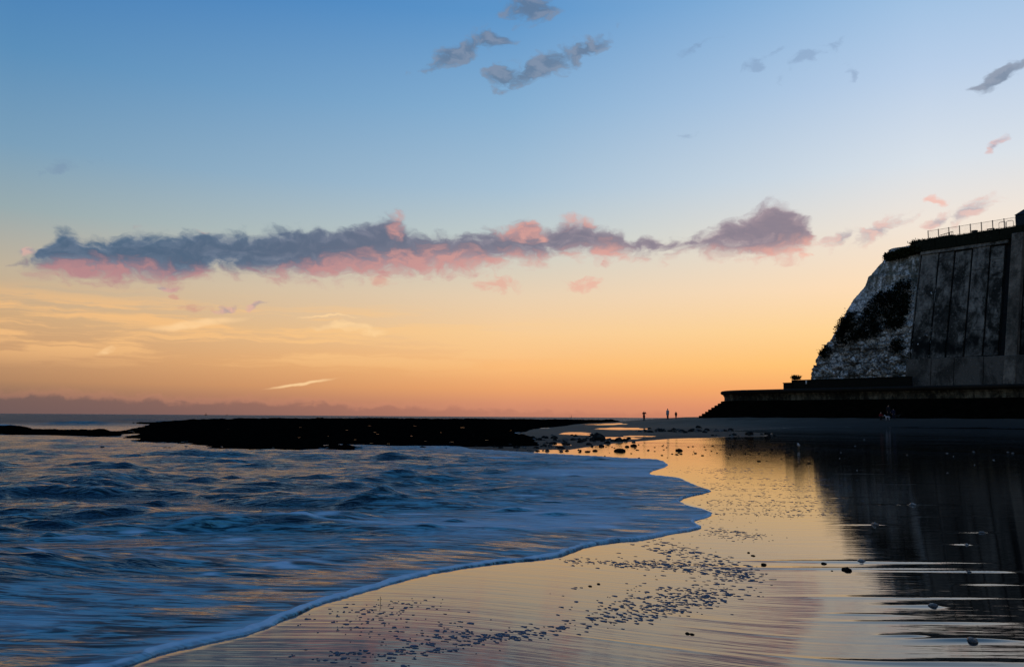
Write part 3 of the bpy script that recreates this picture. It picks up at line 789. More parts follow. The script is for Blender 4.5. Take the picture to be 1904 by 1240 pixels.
# ------------------------------------------------------------------ chalk cliff
ZB, ZT = 5.25, 24.0
BAT = .37
Q_BASE = 4.9
sil = [(1511,706),(1514,692),(1521,671),(1529,656),(1546,631),(1563,601),(1579,575),(1599,545),(1617,520),(1634,496),(1647,479),(1652,470)]
sil_tz = [hit_plane(px, py, Q_BASE + 1.6, ZB, BAT) for px, py in sil]
sz = np.array([z for t_, z in sil_tz]); st_ = np.array([t_ for t_, z in sil_tz])
o_ = np.argsort(sz); sz = sz[o_]; st_ = st_[o_]
ZT = float(sz[-1]) + .25
CONC_T, _ = hit_plane(1684.5, 715, Q_BASE - .4, ZB, BAT)
NRW, NCF = 330, 340
zz = np.linspace(ZB - .3, ZT, NRW)
uu = np.linspace(0, 1, NCF)
Pm = np.zeros((NRW, NCF, 3)); Nm = np.zeros_like(Pm)
RADC = 1.9
for i, z in enumerate(zz):
    tn = float(np.interp(z, sz, st_)) 
    tr = CONC_T + 2.5; qf = Q_BASE + BAT*(z - ZB)
    L1 = tr - (tn + RADC); L2 = RADC*math.pi/2; L3 = 16.0
    # equal columns: most on the visible face
    s_all = np.concatenate([np.linspace(0, L1, 230, endpoint=False), L1 + np.linspace(0, L2, 60, endpoint=False), L1 + L2 + np.linspace(0, L3, 50)])
    for j, s_ in enumerate(s_all):
        if s_ < L1: t_, q_, nt, nq = tr - s_, qf, 0.0, -1.0
        elif s_ < L1 + L2:
            a = (s_ - L1)/RADC; t_ = tn + RADC - RADC*math.sin(a); q_ = qf + RADC - RADC*math.cos(a); nt, nq = -math.sin(a), -math.cos(a)
        else:
            t_, q_, nt, nq = tn + .12*(s_-L1-L2), qf + RADC + (s_ - L1 - L2), -1.0, 0.0
        p = WALL_P + WALL_D*t_ + WALL_N*q_; n = WALL_D*nt + WALL_N*nq
        Pm[i, j] = (p.x, p.y, z); Nm[i, j] = (n.x, n.y, .25)
H = (Pm[..., 2] - ZB)/(ZT - ZB)
S = np.cumsum(np.concatenate([np.zeros((NRW, 1)), np.hypot(np.diff(Pm[..., 0], axis=1), np.diff(Pm[..., 1], axis=1))], 1), 1)
Zc = Pm[..., 2]
wx = S + .35*fbm(S*.8, Zc*.8, 3, 11); wz = Zc + .35*fbm(S*.8, Zc*.8, 3, 12)
wx = wx + .5*fbm(S*.35, Zc*.35, 3, 13); wz = wz + .5*fbm(S*.35, Zc*.35, 3, 14)
d1, d2, c1 = worley(wx*.85, wz*1.25, 5); e1, e2, c2 = worley(wx*3.4, wz*4.2, 6)
low = sstep(.52, .30, H + .07*fbm(S*.25, Zc*.25, 2, 3)); upv = sstep(.55, .78, H)
gap1 = np.clip((d2 - d1)*4, 0, 1); gap2 = np.clip((e2 - e1)*4, 0, 1)
disp = low*((c1 - .35)*.55*gap1 - .30*(1 - gap1) + (c2 - .5)*.22*gap2 - .10*(1-gap2))
disp += (1 - low)*(.22*fbm(S*.7, Zc*.35, 4, 21) + .10*(c2 - .5)*gap2 - .05*(1 - gap2)*(1 - upv))
disp += .45*fbm(S*.22, Zc*.2, 3, 23) - .10*upv
# horizontal ledge of a flint seam, and an overhanging turf edge
disp += .14*np.exp(-((H - .77 - .004*S)/.012)**2)
disp *= sstep(0, .6, S) * sstep(0, .03, 1.001 - H)*.7 + .3
Pd = Pm + Nm*disp[..., None]
crack = np.clip(low*np.maximum((1 - gap1)*1.0, (1 - gap2)*.75)*sstep(-.25, .25, fbm(S*.6, Zc*.7, 3, 33)), 0, 1)
crack = np.maximum(crack, low*sstep(.40, .15, c2)*.85)
crack = np.maximum(crack, .8*sstep(.05, .28, fbm(S*.45, Zc*.5, 4, 31))*sstep(.66, .55, H))
fc = grid_faces(NRW, NCF)
me = mesh_np('chalk_cliff', Pd.reshape(-1, 3), fc); attr(me, 'crack', crack); attr(me, 'upper', upv)
cliff = empty('chalk_cliff', W3(CONC_T - 6, Q_BASE, ZB)); tag(cliff, 'weathered white chalk cliff end with rubble blocks at its foot', 'cliff')
reparent(link('chalk_face', me, M['chalk']), cliff)
# turf cap that closes the top of the chalk
TOPQ = Q_BASE + BAT*(ZT - ZB)
t_nose = float(st_[-1])
vs = []; n_ = 26; m_ = 10
for i in range(n_):
    for j in range(m_):
        tt = t_nose + .35 + (CONC_T + 3.2 - t_nose)*i/(n_-1); qq = TOPQ + .25 + 16*(j/(m_-1))**1.5
        p = W3(tt, qq, ZT - .12 + .85*sstep(0, 1, i/(n_-1)) + .9*(j/(m_-1)) + .12*mnoise.noise(Vector((tt*.8, qq*.8, 0)))); vs.append(p)
reparent(link('turf_cap', mesh_np('turf_cap', np.array([tuple(v) for v in vs]), grid_faces(n_, m_)), M['grass']), cliff)

# ------------------------------------------------------------------ concrete retaining wall with panels
CQ = Q_BASE - .35
rw = empty('retaining_wall', W3(CONC_T + 8, CQ, PROM_Z)); tag(rw, 'tall battered concrete retaining wall in stained vertical panels beside the chalk', 'retaining wall')
ZP = hit_plane(1720, 668, CQ, ZB, BAT)[1]            # plinth top
ZC = hit_plane(1730, 466, CQ, ZB, BAT)[1]            # coping underside
joint_px = [(1700,590),(1735,580),(1764,590),(1798,580),(1832,590),(1861,590)]
jt = [hit_plane(px, py, CQ, ZB, BAT)[0] for px, py in joint_px]
step_t = (jt[4] - jt[1])/3
but0 = jt[5] + .9; but1 = but0 + 1.1
edges = [jt[0] - .62] + jt
reparent(box_tqz('backing', CONC_T + .15, CONC_T + 100, CQ + .32, CQ + 1.2, PROM_Z, ZC + .2, M['joint'], batter=BAT, bz=ZB), rw)
tl = jt[0]
reparent(box_tqz('end_pilaster', CONC_T, tl - .06, CQ - .04, CQ + .5, PROM_Z + .02, ZC, M['panel'], batter=BAT, bz=ZB), rw)
def panel(t0, t1, dz, dq):
    # one storey-high cast slab, with a few horizontal day joints
    z0 = ZP + .10; zcur = z0; k = 0
    cuts = sorted(random.uniform(.2, .9) for _ in range(2))
    zs_ = [z0] + [z0 + c*(ZC - dz - z0) for c in cuts] + [ZC - dz]
    for a, b in zip(zs_[:-1], zs_[1:]):
        reparent(box_tqz('panel', t0 + .11, t1 - .11, CQ + dq + random.uniform(-.02, .02), CQ + .42, a + .012, b - .012, M['panel'], batter=BAT, bz=ZB), rw)
for a, b in zip(jt[:-1], jt[1:]):
    panel(a, b, random.choice((.5, .6, .7)), random.uniform(0, .10))
    reparent(box_tqz('rib', b - .05, b + .07, CQ + .22, CQ + .5, ZP + .1, ZC - .5, M['joint'], batter=BAT, bz=ZB), rw)
reparent(box_tqz('head_beam', tl - .05, jt[5] + .3, CQ - .10, CQ + .42, ZC - .48, ZC, M['panel'], batter=BAT, bz=ZB), rw)
tcur = jt[5]
for k in range(9):
    t0 = tcur + .9
    reparent(box_tqz('buttress', t0, t0 + 1.25, CQ - .75, CQ + .45, PROM_Z + .02, ZC + .55, M['buttress'], batter=BAT*.96, bz=ZB), rw)
    panel(t0 + 1.3, t0 + 1.3 + step_t, -.3, .05); panel(t0 + 1.3 + step_t, t0 + 1.3 + 2*step_t, -.3, .0)
    tcur = t0 + 1.3 + 2*step_t
# plinth slabs
tp = CONC_T
pl_w = [3.1, 2.7, 3.3, 2.9, 3.2, 3.0, 2.8, 3.4, 3.0, 3.0, 3.0, 3.0, 3.0, 3.0, 3.0, 3.0, 3.0]
for w in pl_w:
    reparent(box_tqz('plinth_slab', tp + .03, tp + w - .03, CQ - .30, CQ + .4, PROM_Z + .03, ZP + random.uniform(-.05, .05), M['plinth'], batter=BAT*.6, bz=ZB), rw); tp += w
# coping beam, dark with moss, and the turf ground behind it
CT = ZC + BAT*0
qtop = CQ + BAT*(ZC - ZB)
ZF = hit_plane(1726, 446, qtop + .1)[1]             # foot of the fence
tc0 = CONC_T - .6
x_ = tc0
while x_ < CONC_T + 95:
    w = 2.6
    reparent(box_tqz('coping_block', x_ + .01, x_ + w - .01, qtop - .22, qtop + .9, ZC + .01 + (.0), ZF, M['coping'], jitter=.03), rw); x_ += w
gv = [W3(tc0 - 1, qtop + .6, ZF - .06), W3(CONC_T + 110, qtop + .6, ZF - .06), W3(CONC_T + 110, qtop + 60, ZF + .8), W3(tc0 - 1, qtop + 30, ZF + .4)]
land = link('clifftop_ground', mesh_py('clifftop_ground', gv, [(0, 1, 2, 3)]), M['grass']); tag(land, kind='structure')

# ------------------------------------------------------------------ railing on the cliff top
def rod(bm, a, b, r, seg=6):
    a = Vector(a); b = Vector(b); d = (b - a)
    q = d.to_track_quat('Z', 'Y'); res = []
    for p in (a, b):
        res.append([bm.verts.new(p + q @ Vector((r*math.cos(2*math.pi*k/seg), r*math.sin(2*math.pi*k/seg), 0))) for k in range(seg)])
    for k in range(seg):
        bm.faces.new((res[0][k], res[0][(k+1) % seg], res[1][(k+1) % seg], res[1][k]))
    bm.faces.new(res[0][::-1]); bm.faces.new(res[1])
def rods(name, segs, r, material, parent=None, seg=6):
    bm = bmesh.new()
    for a, b in segs: rod(bm, a, b, r, seg)
    me = bpy.data.meshes.new(name); bm.to_mesh(me); bm.free()
    o = link(name, me, material)
    if parent is not None: reparent(o, parent)
    return o
QF = qtop + .12
rail = empty('railing', W3(CONC_T + 8, QF, ZF)); tag(rail, 'dark iron railing of upright bars along the top of the retaining wall', 'railing')
post_px = [(1726,440),(1745.5,440),(1764.5,437),(1784.5,434),(1804.5,430),(1825,427),(1846,424),(1867.5,421)]
ptT = [hit_plane(px, py, QF)[0] for px, py in post_px]
stepT = (ptT[-1] - ptT[0])/7
ptT = [ptT[0] + stepT*k for k in range(16)]
for k, tt in enumerate(ptT):
    reparent(box_tqz('post', tt - .055, tt + .055, QF - .05, QF + .05, ZF - .05, ZF + 1.30, M['iron']), rail)
rods('top_rail', [(W3(ptT[0], QF, ZF + 1.2), W3(ptT[-1], QF, ZF + 1.2))], .022, M['iron'], rail)
rods('bottom_rail', [(W3(ptT[0], QF, ZF + .14), W3(ptT[-1], QF, ZF + .14))], .018, M['iron'], rail)
for k in range(len(ptT) - 1):
    for j in range(1, 9):
        tt = ptT[k] + stepT*j/9
        rods('bar', [(W3(tt, QF, ZF + .14), W3(tt, QF, ZF + 1.2))], .008, M['iron'], rail, 4)
# lower inner railing panel, steps down behind the first posts
ir = empty('gate_railing', W3(ptT[1] + .5, QF + 1.6, ZF)); tag(ir, 'short slanting railing panel behind the left end of the cliff top railing', 'railing')
i0 = hit_plane(1748, 440, QF + 1.6)[0]; i1 = hit_plane(1772, 436, QF + 1.6)[0]
rods('top_rail', [(W3(i0, QF + 1.6, ZF + .72), W3(i1, QF + 1.6, ZF + .98))], .04, M['iron'], ir)
for j in range(9):
    tt = i0 + (i1 - i0)*j/8
    rods('bar', [(W3(tt, QF + 1.6, ZF - .05), W3(tt, QF + 1.6, ZF + .72 + .26*j/8))], .03, M['iron'], ir, 5)
# two steel hoops and a low bench behind the railing
def hoop(px0, px1, q, label):
    t0 = hit_plane(px0, 420, q)[0]; t1 = hit_plane(px1, 420, q)[0]
    e = empty('steel_hoop', W3((t0+t1)/2, q, ZF)); tag(e, label, 'hoop', 'steel hoops behind the railing')
    h = 1.05; r = .16; pts = [W3(t0, q, ZF - .1), W3(t0, q, ZF + h - r)]
    for a in np.linspace(0, math.pi/2, 5)[1:]: pts.append(W3(t0 + r - r*math.cos(a), q, ZF + h - r + r*math.sin(a)))
    for a in np.linspace(0, math.pi/2, 5): pts.append(W3(t1 - r + r*math.sin(a), q, ZF + h - r + r*math.cos(a)))
    pts.append(W3(t1, q, ZF - .1))
    rods('hoop_tube', list(zip(pts[:-1], pts[1:])), .035, M['iron_pale'], e)
hoop(1857.5, 1869.5, QF + .8, 'steel hoop behind the railing, the one further from the dark hut')
hoop(1871.5, 1884.5, QF + .8, 'steel hoop behind the railing, the one next to the dark hut')
bt = hit_plane(1842, 424, QF + 1.2)[0]
be = empty('bench', W3(bt, QF + 1.2, ZF)); tag(be, 'small dark bench seen through the cliff top railing', 'bench')
reparent(box_tqz('seat', bt - .45, bt + .45, QF + 1.0, QF + 1.4, ZF + .42, ZF + .50, M['iron']), be)
for s_ in (-.35, .35):
    reparent(box_tqz('leg', bt + s_ - .04, bt + s_ + .04, QF + 1.05, QF + 1.35, ZF - .05, ZF + .418, M['iron']), be)
lt = hit_plane(1812, 428, QF + 1.0)[0]
le = empty('litter_bin', W3(lt, QF + 1.0, ZF)); tag(le, 'squat dark bin behind the middle of the cliff top railing', 'bin')
bm = bmesh.new()
prof = [(.30, -.05), (.36, .40), (.40, .42), (.40, .50), (.30, .53)]
ring = []
for r, h in prof: ring.append([bm.verts.new((r*math.cos(2*math.pi*k/14), r*math.sin(2*math.pi*k/14), h)) for k in range(14)])
for a, b in zip(ring[:-1], ring[1:]):
    for k in range(14): bm.faces.new((a[k], a[(k+1) % 14], b[(k+1) % 14], b[k]))
bm.faces.new(ring[-1]); me = bpy.data.meshes.new('bin_body'); bm.to_mesh(me); bm.free()
link('bin_body', me, M['iron'], le)
# hut at the right edge
ht0 = hit_plane(1888.5, 410, QF + .5)[0]
hut = empty('hut', W3(ht0 + 2, QF + 1.8, ZF)); tag(hut, 'dark blue flat-walled hut with sloping roof at the right end of the railing', 'hut')
reparent(box_tqz('wall', ht0, ht0 + 4.5, QF + .45, QF + 3.6, ZF - .1, ZF + 1.55, M['shelter']), hut)
rv = [W3(ht0 - .08, QF + .3, ZF + 1.56), W3(ht0 + 4.6, QF + .3, ZF + 1.56), W3(ht0 + 4.6, QF + 3.7, ZF + 1.56), W3(ht0 - .08, QF + 3.7, ZF + 1.56),
      W3(ht0 + 1.7, QF + .9, ZF + 2.7), W3(ht0 + 2.9, QF + .9, ZF + 2.7), W3(ht0 + 2.9, QF + 3.0, ZF + 2.7), W3(ht0 + 1.7, QF + 3.0, ZF + 2.7)]
me = mesh_py('roof', rv, [(3,2,1,0),(4,5,6,7),(0,1,5,4),(1,2,6,5),(2,3,7,6),(3,0,4,7)])
reparent(link('roof', me, M['shelter']), hut)
reparent(box_tqz('door', ht0 + 1.6, ht0 + 2.5, QF + .40, QF + .446, ZF + .02, ZF + 1.5, M['iron']), hut)

# ------------------------------------------------------------------ plants: ivy on the chalk, turf along the edge
def leaves(name, pts, nrm, size, material, n_per, spread, parent=None, up=.4, blade=False, seed=1):
    rg = np.random.default_rng(seed)
    P = np.repeat(np.array(pts), n_per, 0); N = len(P)
    P = P + rg.normal(0, 1, (N, 3))*np.array(spread)
    d = rg.normal(0, 1, (N, 3)); d[:, 2] = np.abs(d[:, 2])*(2.5 if blade else .6) + up
    d += np.array(nrm)*(.3 if blade else .9)
    d /= np.linalg.norm(d, axis=1)[:, None]
    r = rg.normal(0, 1, (N, 3)); s_ = np.cross(d, r); s_ /= np.linalg.norm(s_, axis=1)[:, None]
    L = size*rg.uniform(.6, 1.5, (N, 1)); Wd = L*(.10 if blade else .38)
    a = P; b = P + d*L*.5 + s_*Wd; c = P + d*L; e = P + d*L*.5 - s_*Wd
    co = np.stack([a, b, c, e], 1).reshape(-1, 3)
    f = np.arange(N*4).reshape(-1, 4)
    o = link(name, mesh_np(name, co, f), material)
    if parent is not None: reparent(o, parent)
    return o
def face_pt(px, py, out=.25):
    t_, z = hit_plane(px, py, Q_BASE - out, ZB, BAT)
    return tuple(W3(t_, Q_BASE - out + BAT*(z - ZB), z))
def poly_pts(poly, n, out=.25, seed=3):
    rg = random.Random(seed); xs = [p[0] for p in poly]; ys = [p[1] for p in poly]; res = []
    while len(res) < n:
        x, y = rg.uniform(min(xs), max(xs)), rg.uniform(min(ys), max(ys))
        if inside(np.array([x]), np.array([y]), poly)[0]: res.append(face_pt(x, y, out))
    return res
FN = (-WALL_N.x, -WALL_N.y, .3)
ivies = [([(1632,546),(1660,540),(1668,525),(1690,520),(1694,545),(1690,575),(1684,600),(1668,612),(1648,612),(1640,592),(1620,585),(1605,590),(1612,565)], 520, 'big dark mat of ivy hanging in the middle of the chalk face'),
  ([(1560,612),(1590,590),(1622,588),(1640,606),(1632,628),(1600,628),(1572,640),(1550,640)], 300, 'dark ivy band slanting below the big ivy mat'),
  ([(1553,614),(1570,588),(1582,577),(1590,584),(1576,606),(1560,626)], 110, 'bushy dark growth on the upper sloping edge of the chalk'),
  ([(1524,660),(1532,648),(1542,644),(1543,656),(1532,664)], 60, 'lowest tuft of growth on the sloping edge of the chalk'),
  ([(1655,640),(1672,632),(1680,650),(1664,660)], 40, 'small ivy patch low on the chalk near the concrete')]
for i, (poly, n, lab) in enumerate(ivies):
    pts = poly_pts(poly, n, .30, 10 + i)
    e = empty('ivy', pts[0]); tag(e, lab, 'ivy', 'ivy on the chalk')
    leaves('foliage', pts, FN, .22, M['ivy'], 10, (.20, .20, .24), e, up=-.2, seed=i + 2)
    for k in range(0, len(pts), 60): rods('stem', [(pts[k], tuple(Vector(pts[k]) + Vector((random.uniform(-.5, .5), .2, random.uniform(.4, 1.2)))))], .02, M['ivy'], e, 4)
# turf fringe on the chalk top and shrubs on the skyline
edge_pts = []
for k in range(260):
    u = random.random(); px = 1650 + 62*u; py = 480 - 14*u - 6*random.random() + 3*(1-u)
    edge_pts.append(face_pt(px, py, .1))
e = empty('turf_fringe', edge_pts[0]); tag(e, 'dark shaggy turf and shrubs overhanging the top edge of the chalk', 'turf')
leaves('foliage', edge_pts, FN, .28, M['grass'], 26, (.25, .25, .20), e, up=.2, seed=41)
leaves('grass_blades', [tuple(W3(CONC_T - 1.6 + 4*random.random(), TOPQ + random.uniform(.2, 1.2), ZT + .25)) for _ in range(120)], (0, 0, 1), .35, M['grass'], 14, (.25, .25, .12), e, blade=True, seed=42)
tuft_pts = [tuple(W3(lw2_t + .05 + .9*random.random(), 3.8, lw2_z + .03)) for _ in range(20)]
e = empty('grass_tuft', tuft_pts[0]); tag(e, 'tuft of dry grass on the left end of the low wall', 'grass tuft')
leaves('blades', tuft_pts, (0, 0, 1), .55, M['grass'], 16, (.12, .12, .03), e, blade=True, seed=43)
e = empty('moss_fringe', W3(CONC_T + 10, qtop, ZF)); tag(e, 'thin dark fringe of weeds along the foot of the railing', 'weeds')
leaves('foliage', [tuple(W3(CONC_T + 14*random.random() + 14*(i % 2), qtop - .1 + .5*random.random(), ZF - .02)) for i in range(180)], (0, 0, 1), .16, M['grass'], 10, (.2, .2, .03), e, blade=True, seed=44)
print('silhouette check', [tuple(round(v) for v in proj(W3(float(t_), Q_BASE + 1.6 + BAT*(z-ZB), float(z)))) for t_, z in sil_tz[:3]], 'ZT', ZT, 'ZP', ZP, 'ZC', ZC, 'ZF', ZF, 'CONC_T', CONC_T, 'jt', jt)

# ================================================================== stones on the beach
def stone_mesh(name, seed, flat=.62, sub=3):
    bm = bmesh.new(); bmesh.ops.create_icosphere(bm, subdivisions=sub, radius=1.0)
    off = Vector((seed*7.3, seed*3.1, seed*1.7))
    for v in bm.verts:
        n = v.co.normalized()
        r = 1 + .32*mnoise.noise(n*1.1 + off) + .16*mnoise.noise(n*2.7 + off) + .07*mnoise.noise(n*6 + off)
        v.co = Vector((n.x*r*1.15, n.y*r*.9, max(n.z*r*flat, -.25)))
    me = bpy.data.meshes.new(name); bm.to_mesh(me); bm.free(); me.shade_smooth(); return me
B_MESH = [stone_mesh('boulder', k, .6 + .06*(k % 3)) for k in range(6)]
for k, me in enumerate(B_MESH): me.materials.append(M['boulder'] if k % 3 else M['chalk_rubble'])
P_MESH = [stone_mesh('pebble', 20 + k, .55, 2) for k in range(5)]
M['pebble'] = rock_material('wet_pebble', (.008, .008, .008), (.035, .033, .03), 20)
M['sheen_pebble'] = rock_material('sky_sheen_pebble', (.08, .08, .08), (.22, .22, .21), 20)  # pale tone stands in for sky reflected by the water over these stones
M['sheen_pebble'].node_tree.nodes['Principled BSDF'].inputs['Roughness'].default_value = .25
M['sheen_pebble'].node_tree.nodes['Principled BSDF'].inputs['Specular IOR Level'].default_value = .5
for me in P_MESH: me.materials.append(M['pebble'])
PALE = [me.copy() for me in P_MESH[:3]]
for me in PALE: me.materials.clear(); me.materials.append(M['sheen_pebble'])
def stone(name, me, px, py, wpx, label, cat, group, sink=.12, ground=None):
    p = on_ground(px, py, ground); r = max(wpx/2/FPX*p.y, .008)
    o = link(name, me); o.location = p + Vector((0, 0, r*.2 - r*sink)); o.scale = (r, r, r*random.uniform(.8, 1.25)); o.rotation_euler = (0, 0, random.uniform(0, 6.28))
    tag(o, label, cat, group); return o
named = [(1394,808.5,15,'largest rounded dark boulder standing alone at the bright pool edge'),(1427,808.5,11,'dark boulder right of the big rounded one at the pool edge'),(1416,808.5,7,'small dark boulder between two larger ones at the pool edge'),
 (1299,795.5,11,'lone dark boulder on the sand below the foot of the steps'),(1348,801.5,8,'single dark boulder at the right end of the middle stone row'),(1112,818,30,'bulky dark rock heaped at the middle of the rock pools'),(1150,820.5,18,'long low dark rock at the right end of the rock pools'),
 (1043,834,12,'dark boulder standing in the golden shallows below the rubble'),(1030,815,15,'big dark boulder at the left edge of the sand tongue'),(1012,814,11,'dark boulder beside the shelf end left of the bigger one'),(961,833,12,'dark boulder at the water edge below the rock shelf')]
for px, py, w, lab in named: stone('boulder', random.choice([B_MESH[1], B_MESH[2], B_MESH[4], B_MESH[5]]), px, py, w, lab, 'boulder', None)
clusters = [  # centre px, spread, count, size, label, group
 (1070,820,46,4.5,46,(5,13),'dark boulder, LR in the rubble right of the rock shelf','rubble beside the rock shelf'),
 (1245,802,36,1.8,26,(5,11),'dark stone, LR in the row left of the sea wall steps','stone row on the sand'),
 (1318,802,26,1.4,16,(5,10),'dark stone, LR in the row below the sea wall steps','stone row below the steps'),
 (1355,810,24,.8,9,(4,8),'low stone, LR along the upper edge of the golden wet sand','stones at the wet sand edge'),
 (985,828,40,4,30,(4,10),'small dark rock, LR at the broken right end of the shelf','loose rocks at the shelf end'),
 (560,835,170,1.4,34,(5,13),'black rock, LR along the seaward foot of the rock shelf','rocks at the shelf foot'),
 (1020,839,36,1.2,12,(4,8),'wave-washed stone, LR at the edge of the blue water','stones at the water edge')]
rg = random.Random(5)
ORD = ['leftmost', 'second', 'third', 'fourth', 'fifth', 'sixth', 'seventh', 'eighth', 'ninth', 'tenth', 'eleventh', 'twelfth', 'thirteenth', 'fourteenth', 'fifteenth', 'sixteenth', 'seventeenth', 'eighteenth', 'nineteenth', 'twentieth']
def ordinal(k):
    if k == 0: return 'leftmost'
    if k < 20: return ORD[k] + ' from left'
    tens = {2: 'twenty', 3: 'thirty', 4: 'forty', 5: 'fifty'}; t_, u = divmod(k + 1, 10)
    if u == 0: return {3: 'thirtieth', 4: 'fortieth', 5: 'fiftieth'}[t_] + ' from left'
    return tens[t_] + '-' + ['', 'first', 'second', 'third', 'fourth', 'fifth', 'sixth', 'seventh', 'eighth', 'ninth'][u] + ' from left'
for cx, cy, sx, sy, n, (a, b), lab, grp in clusters:
    pos = sorted((cx + rg.gauss(0, sx), cy + rg.gauss(0, sy)) for _ in range(n))
    for k, (px, py) in enumerate(pos):
        stone('boulder', rg.choice(B_MESH), px, py, rg.uniform(a, b), lab.replace('LR', ordinal(k)), 'boulder', grp)
pebs = [(1178,829.5,12),(1166,831,9),(1280,831,4),(1310,831,4),(1231,846.6,5),(1258,845,6),(1266,844,5),(1250,844,4),(1293,843,5),(1306,847,5),(1333,842.5,4),(1312,836,4),(1362,830,4),(1378,828,6),(1403,828,4),(1392,830,4),(1357,846,4),(1386,844,5),(1411,844,5),(1411,858,7),(1435,835,4),(1184,836.6,4),(1205,838,4),
 (1152,839,18),(1092,840,9),(1106,838.5,9),(1054,838.5,7),(1078,841,6),(1262,838,12),(1188,852,5),(1325,829,4),(1340,836,3.5),(1450,828,4),(1462,842,5),(1470,848,4),(1520,840,5),(1505,862,5),(1560,838,5),(1540,852,4),(1610,842,5)]
for px, py, w in pebs: stone('pebble', rg.choice(P_MESH), px, py, w, 'small dark pebble on the far golden wet sand', 'pebble', 'pebbles on the golden wet sand')
for k in range(70):
    stone('pebble', rg.choice(P_MESH), rg.uniform(1090, 1560), 826 + abs(rg.gauss(0, 14)), rg.uniform(2, 4), 'small dark pebble on the far golden wet sand', 'pebble', 'pebbles on the golden wet sand')
near = [(1097,1091,7,'dark round pebble by itself on the near bubble-free sand'),(1113,1086,6,'dark pebble just right of the round one on the near sand'),(1278,1180,8,'left of the two touching dark pebbles at the bottom edge'),(1286,1181,9,'right of the two touching dark pebbles at the bottom edge'),
 (1392,1028,6,'flat dark pebble right of the upper foam flecks'),(1400,1034,7,'dark pebble just below the flat one right of the foam flecks'),(1420,1051,12,'grey pebble with a small wake left of the black reflection'),(1532,1048,10,'dark pebble on the long ripple at the reflection edge'),(1574,1060,17,'largest dark pebble at the edge of the black reflection'),(1547,1062,4,'tiny dark pebble left of the largest one')]
for px, py, w, lab in near: stone('pebble', rg.choice(P_MESH), px, py, w, lab, 'pebble', None)
pale = [(1697,939,12,'round pale pebble with a long bright ripple high in the black reflection'),(1627,976,13,'pale pebble near the left side of the black reflection'),(1826,991,10,'pale pebble far right, on the upper short ripple'),(1797,1013,9,'pale pebble just below and left of the far right one'),(1602,1045,16,'pale flat pebble on the ripple at the black reflection edge'),
 (1801,1064,10,'pale pebble on the long ripple at mid height far right'),(1735,1128,16,'flat pale pebble at the right end of a short ripple'),(1808,1192,22,'largest pale pebble, raising the brightest ripple bottom right')]
for px, py, w, lab in pale: stone('pebble', rg.choice(PALE), px, py, w, lab, 'pebble', None)
for k in range(14):
    stone('pebble', rg.choice(PALE), rg.uniform(1560, 1900), 812 + abs(rg.gauss(0, 34)), rg.uniform(2.5, 4.5), 'tiny pale pebble scattered over the far black reflection', 'pebble', 'pale pebbles in the reflection')
# twig stuck in the sand
tp_ = on_ground(707, 1124)
tw = empty('twig', tp_); tw.scale = (.55, .55, .55); tag(tw, 'thin upright twig standing in the sand beside the wave edge', 'twig')
M['twig'] = simple('driftwood', (.02, .017, .014), .9, .2, 20)
def rods_l(name, segs, r, material, parent, seg=5):
    bm = bmesh.new()
    for a, b in segs: rod(bm, a, b, r, seg)
    me = bpy.data.meshes.new(name); bm.to_mesh(me); bm.free(); return link(name, me, material, parent)
rods_l('stem', [((0, 0, -.02), (.004, 0, .05)), ((.004, 0, .05), (-.002, .002, .085))], .003, M['twig'], tw)
rods_l('side_shoot', [((.003, 0, .045), (.018, .003, .058))], .002, M['twig'], tw)

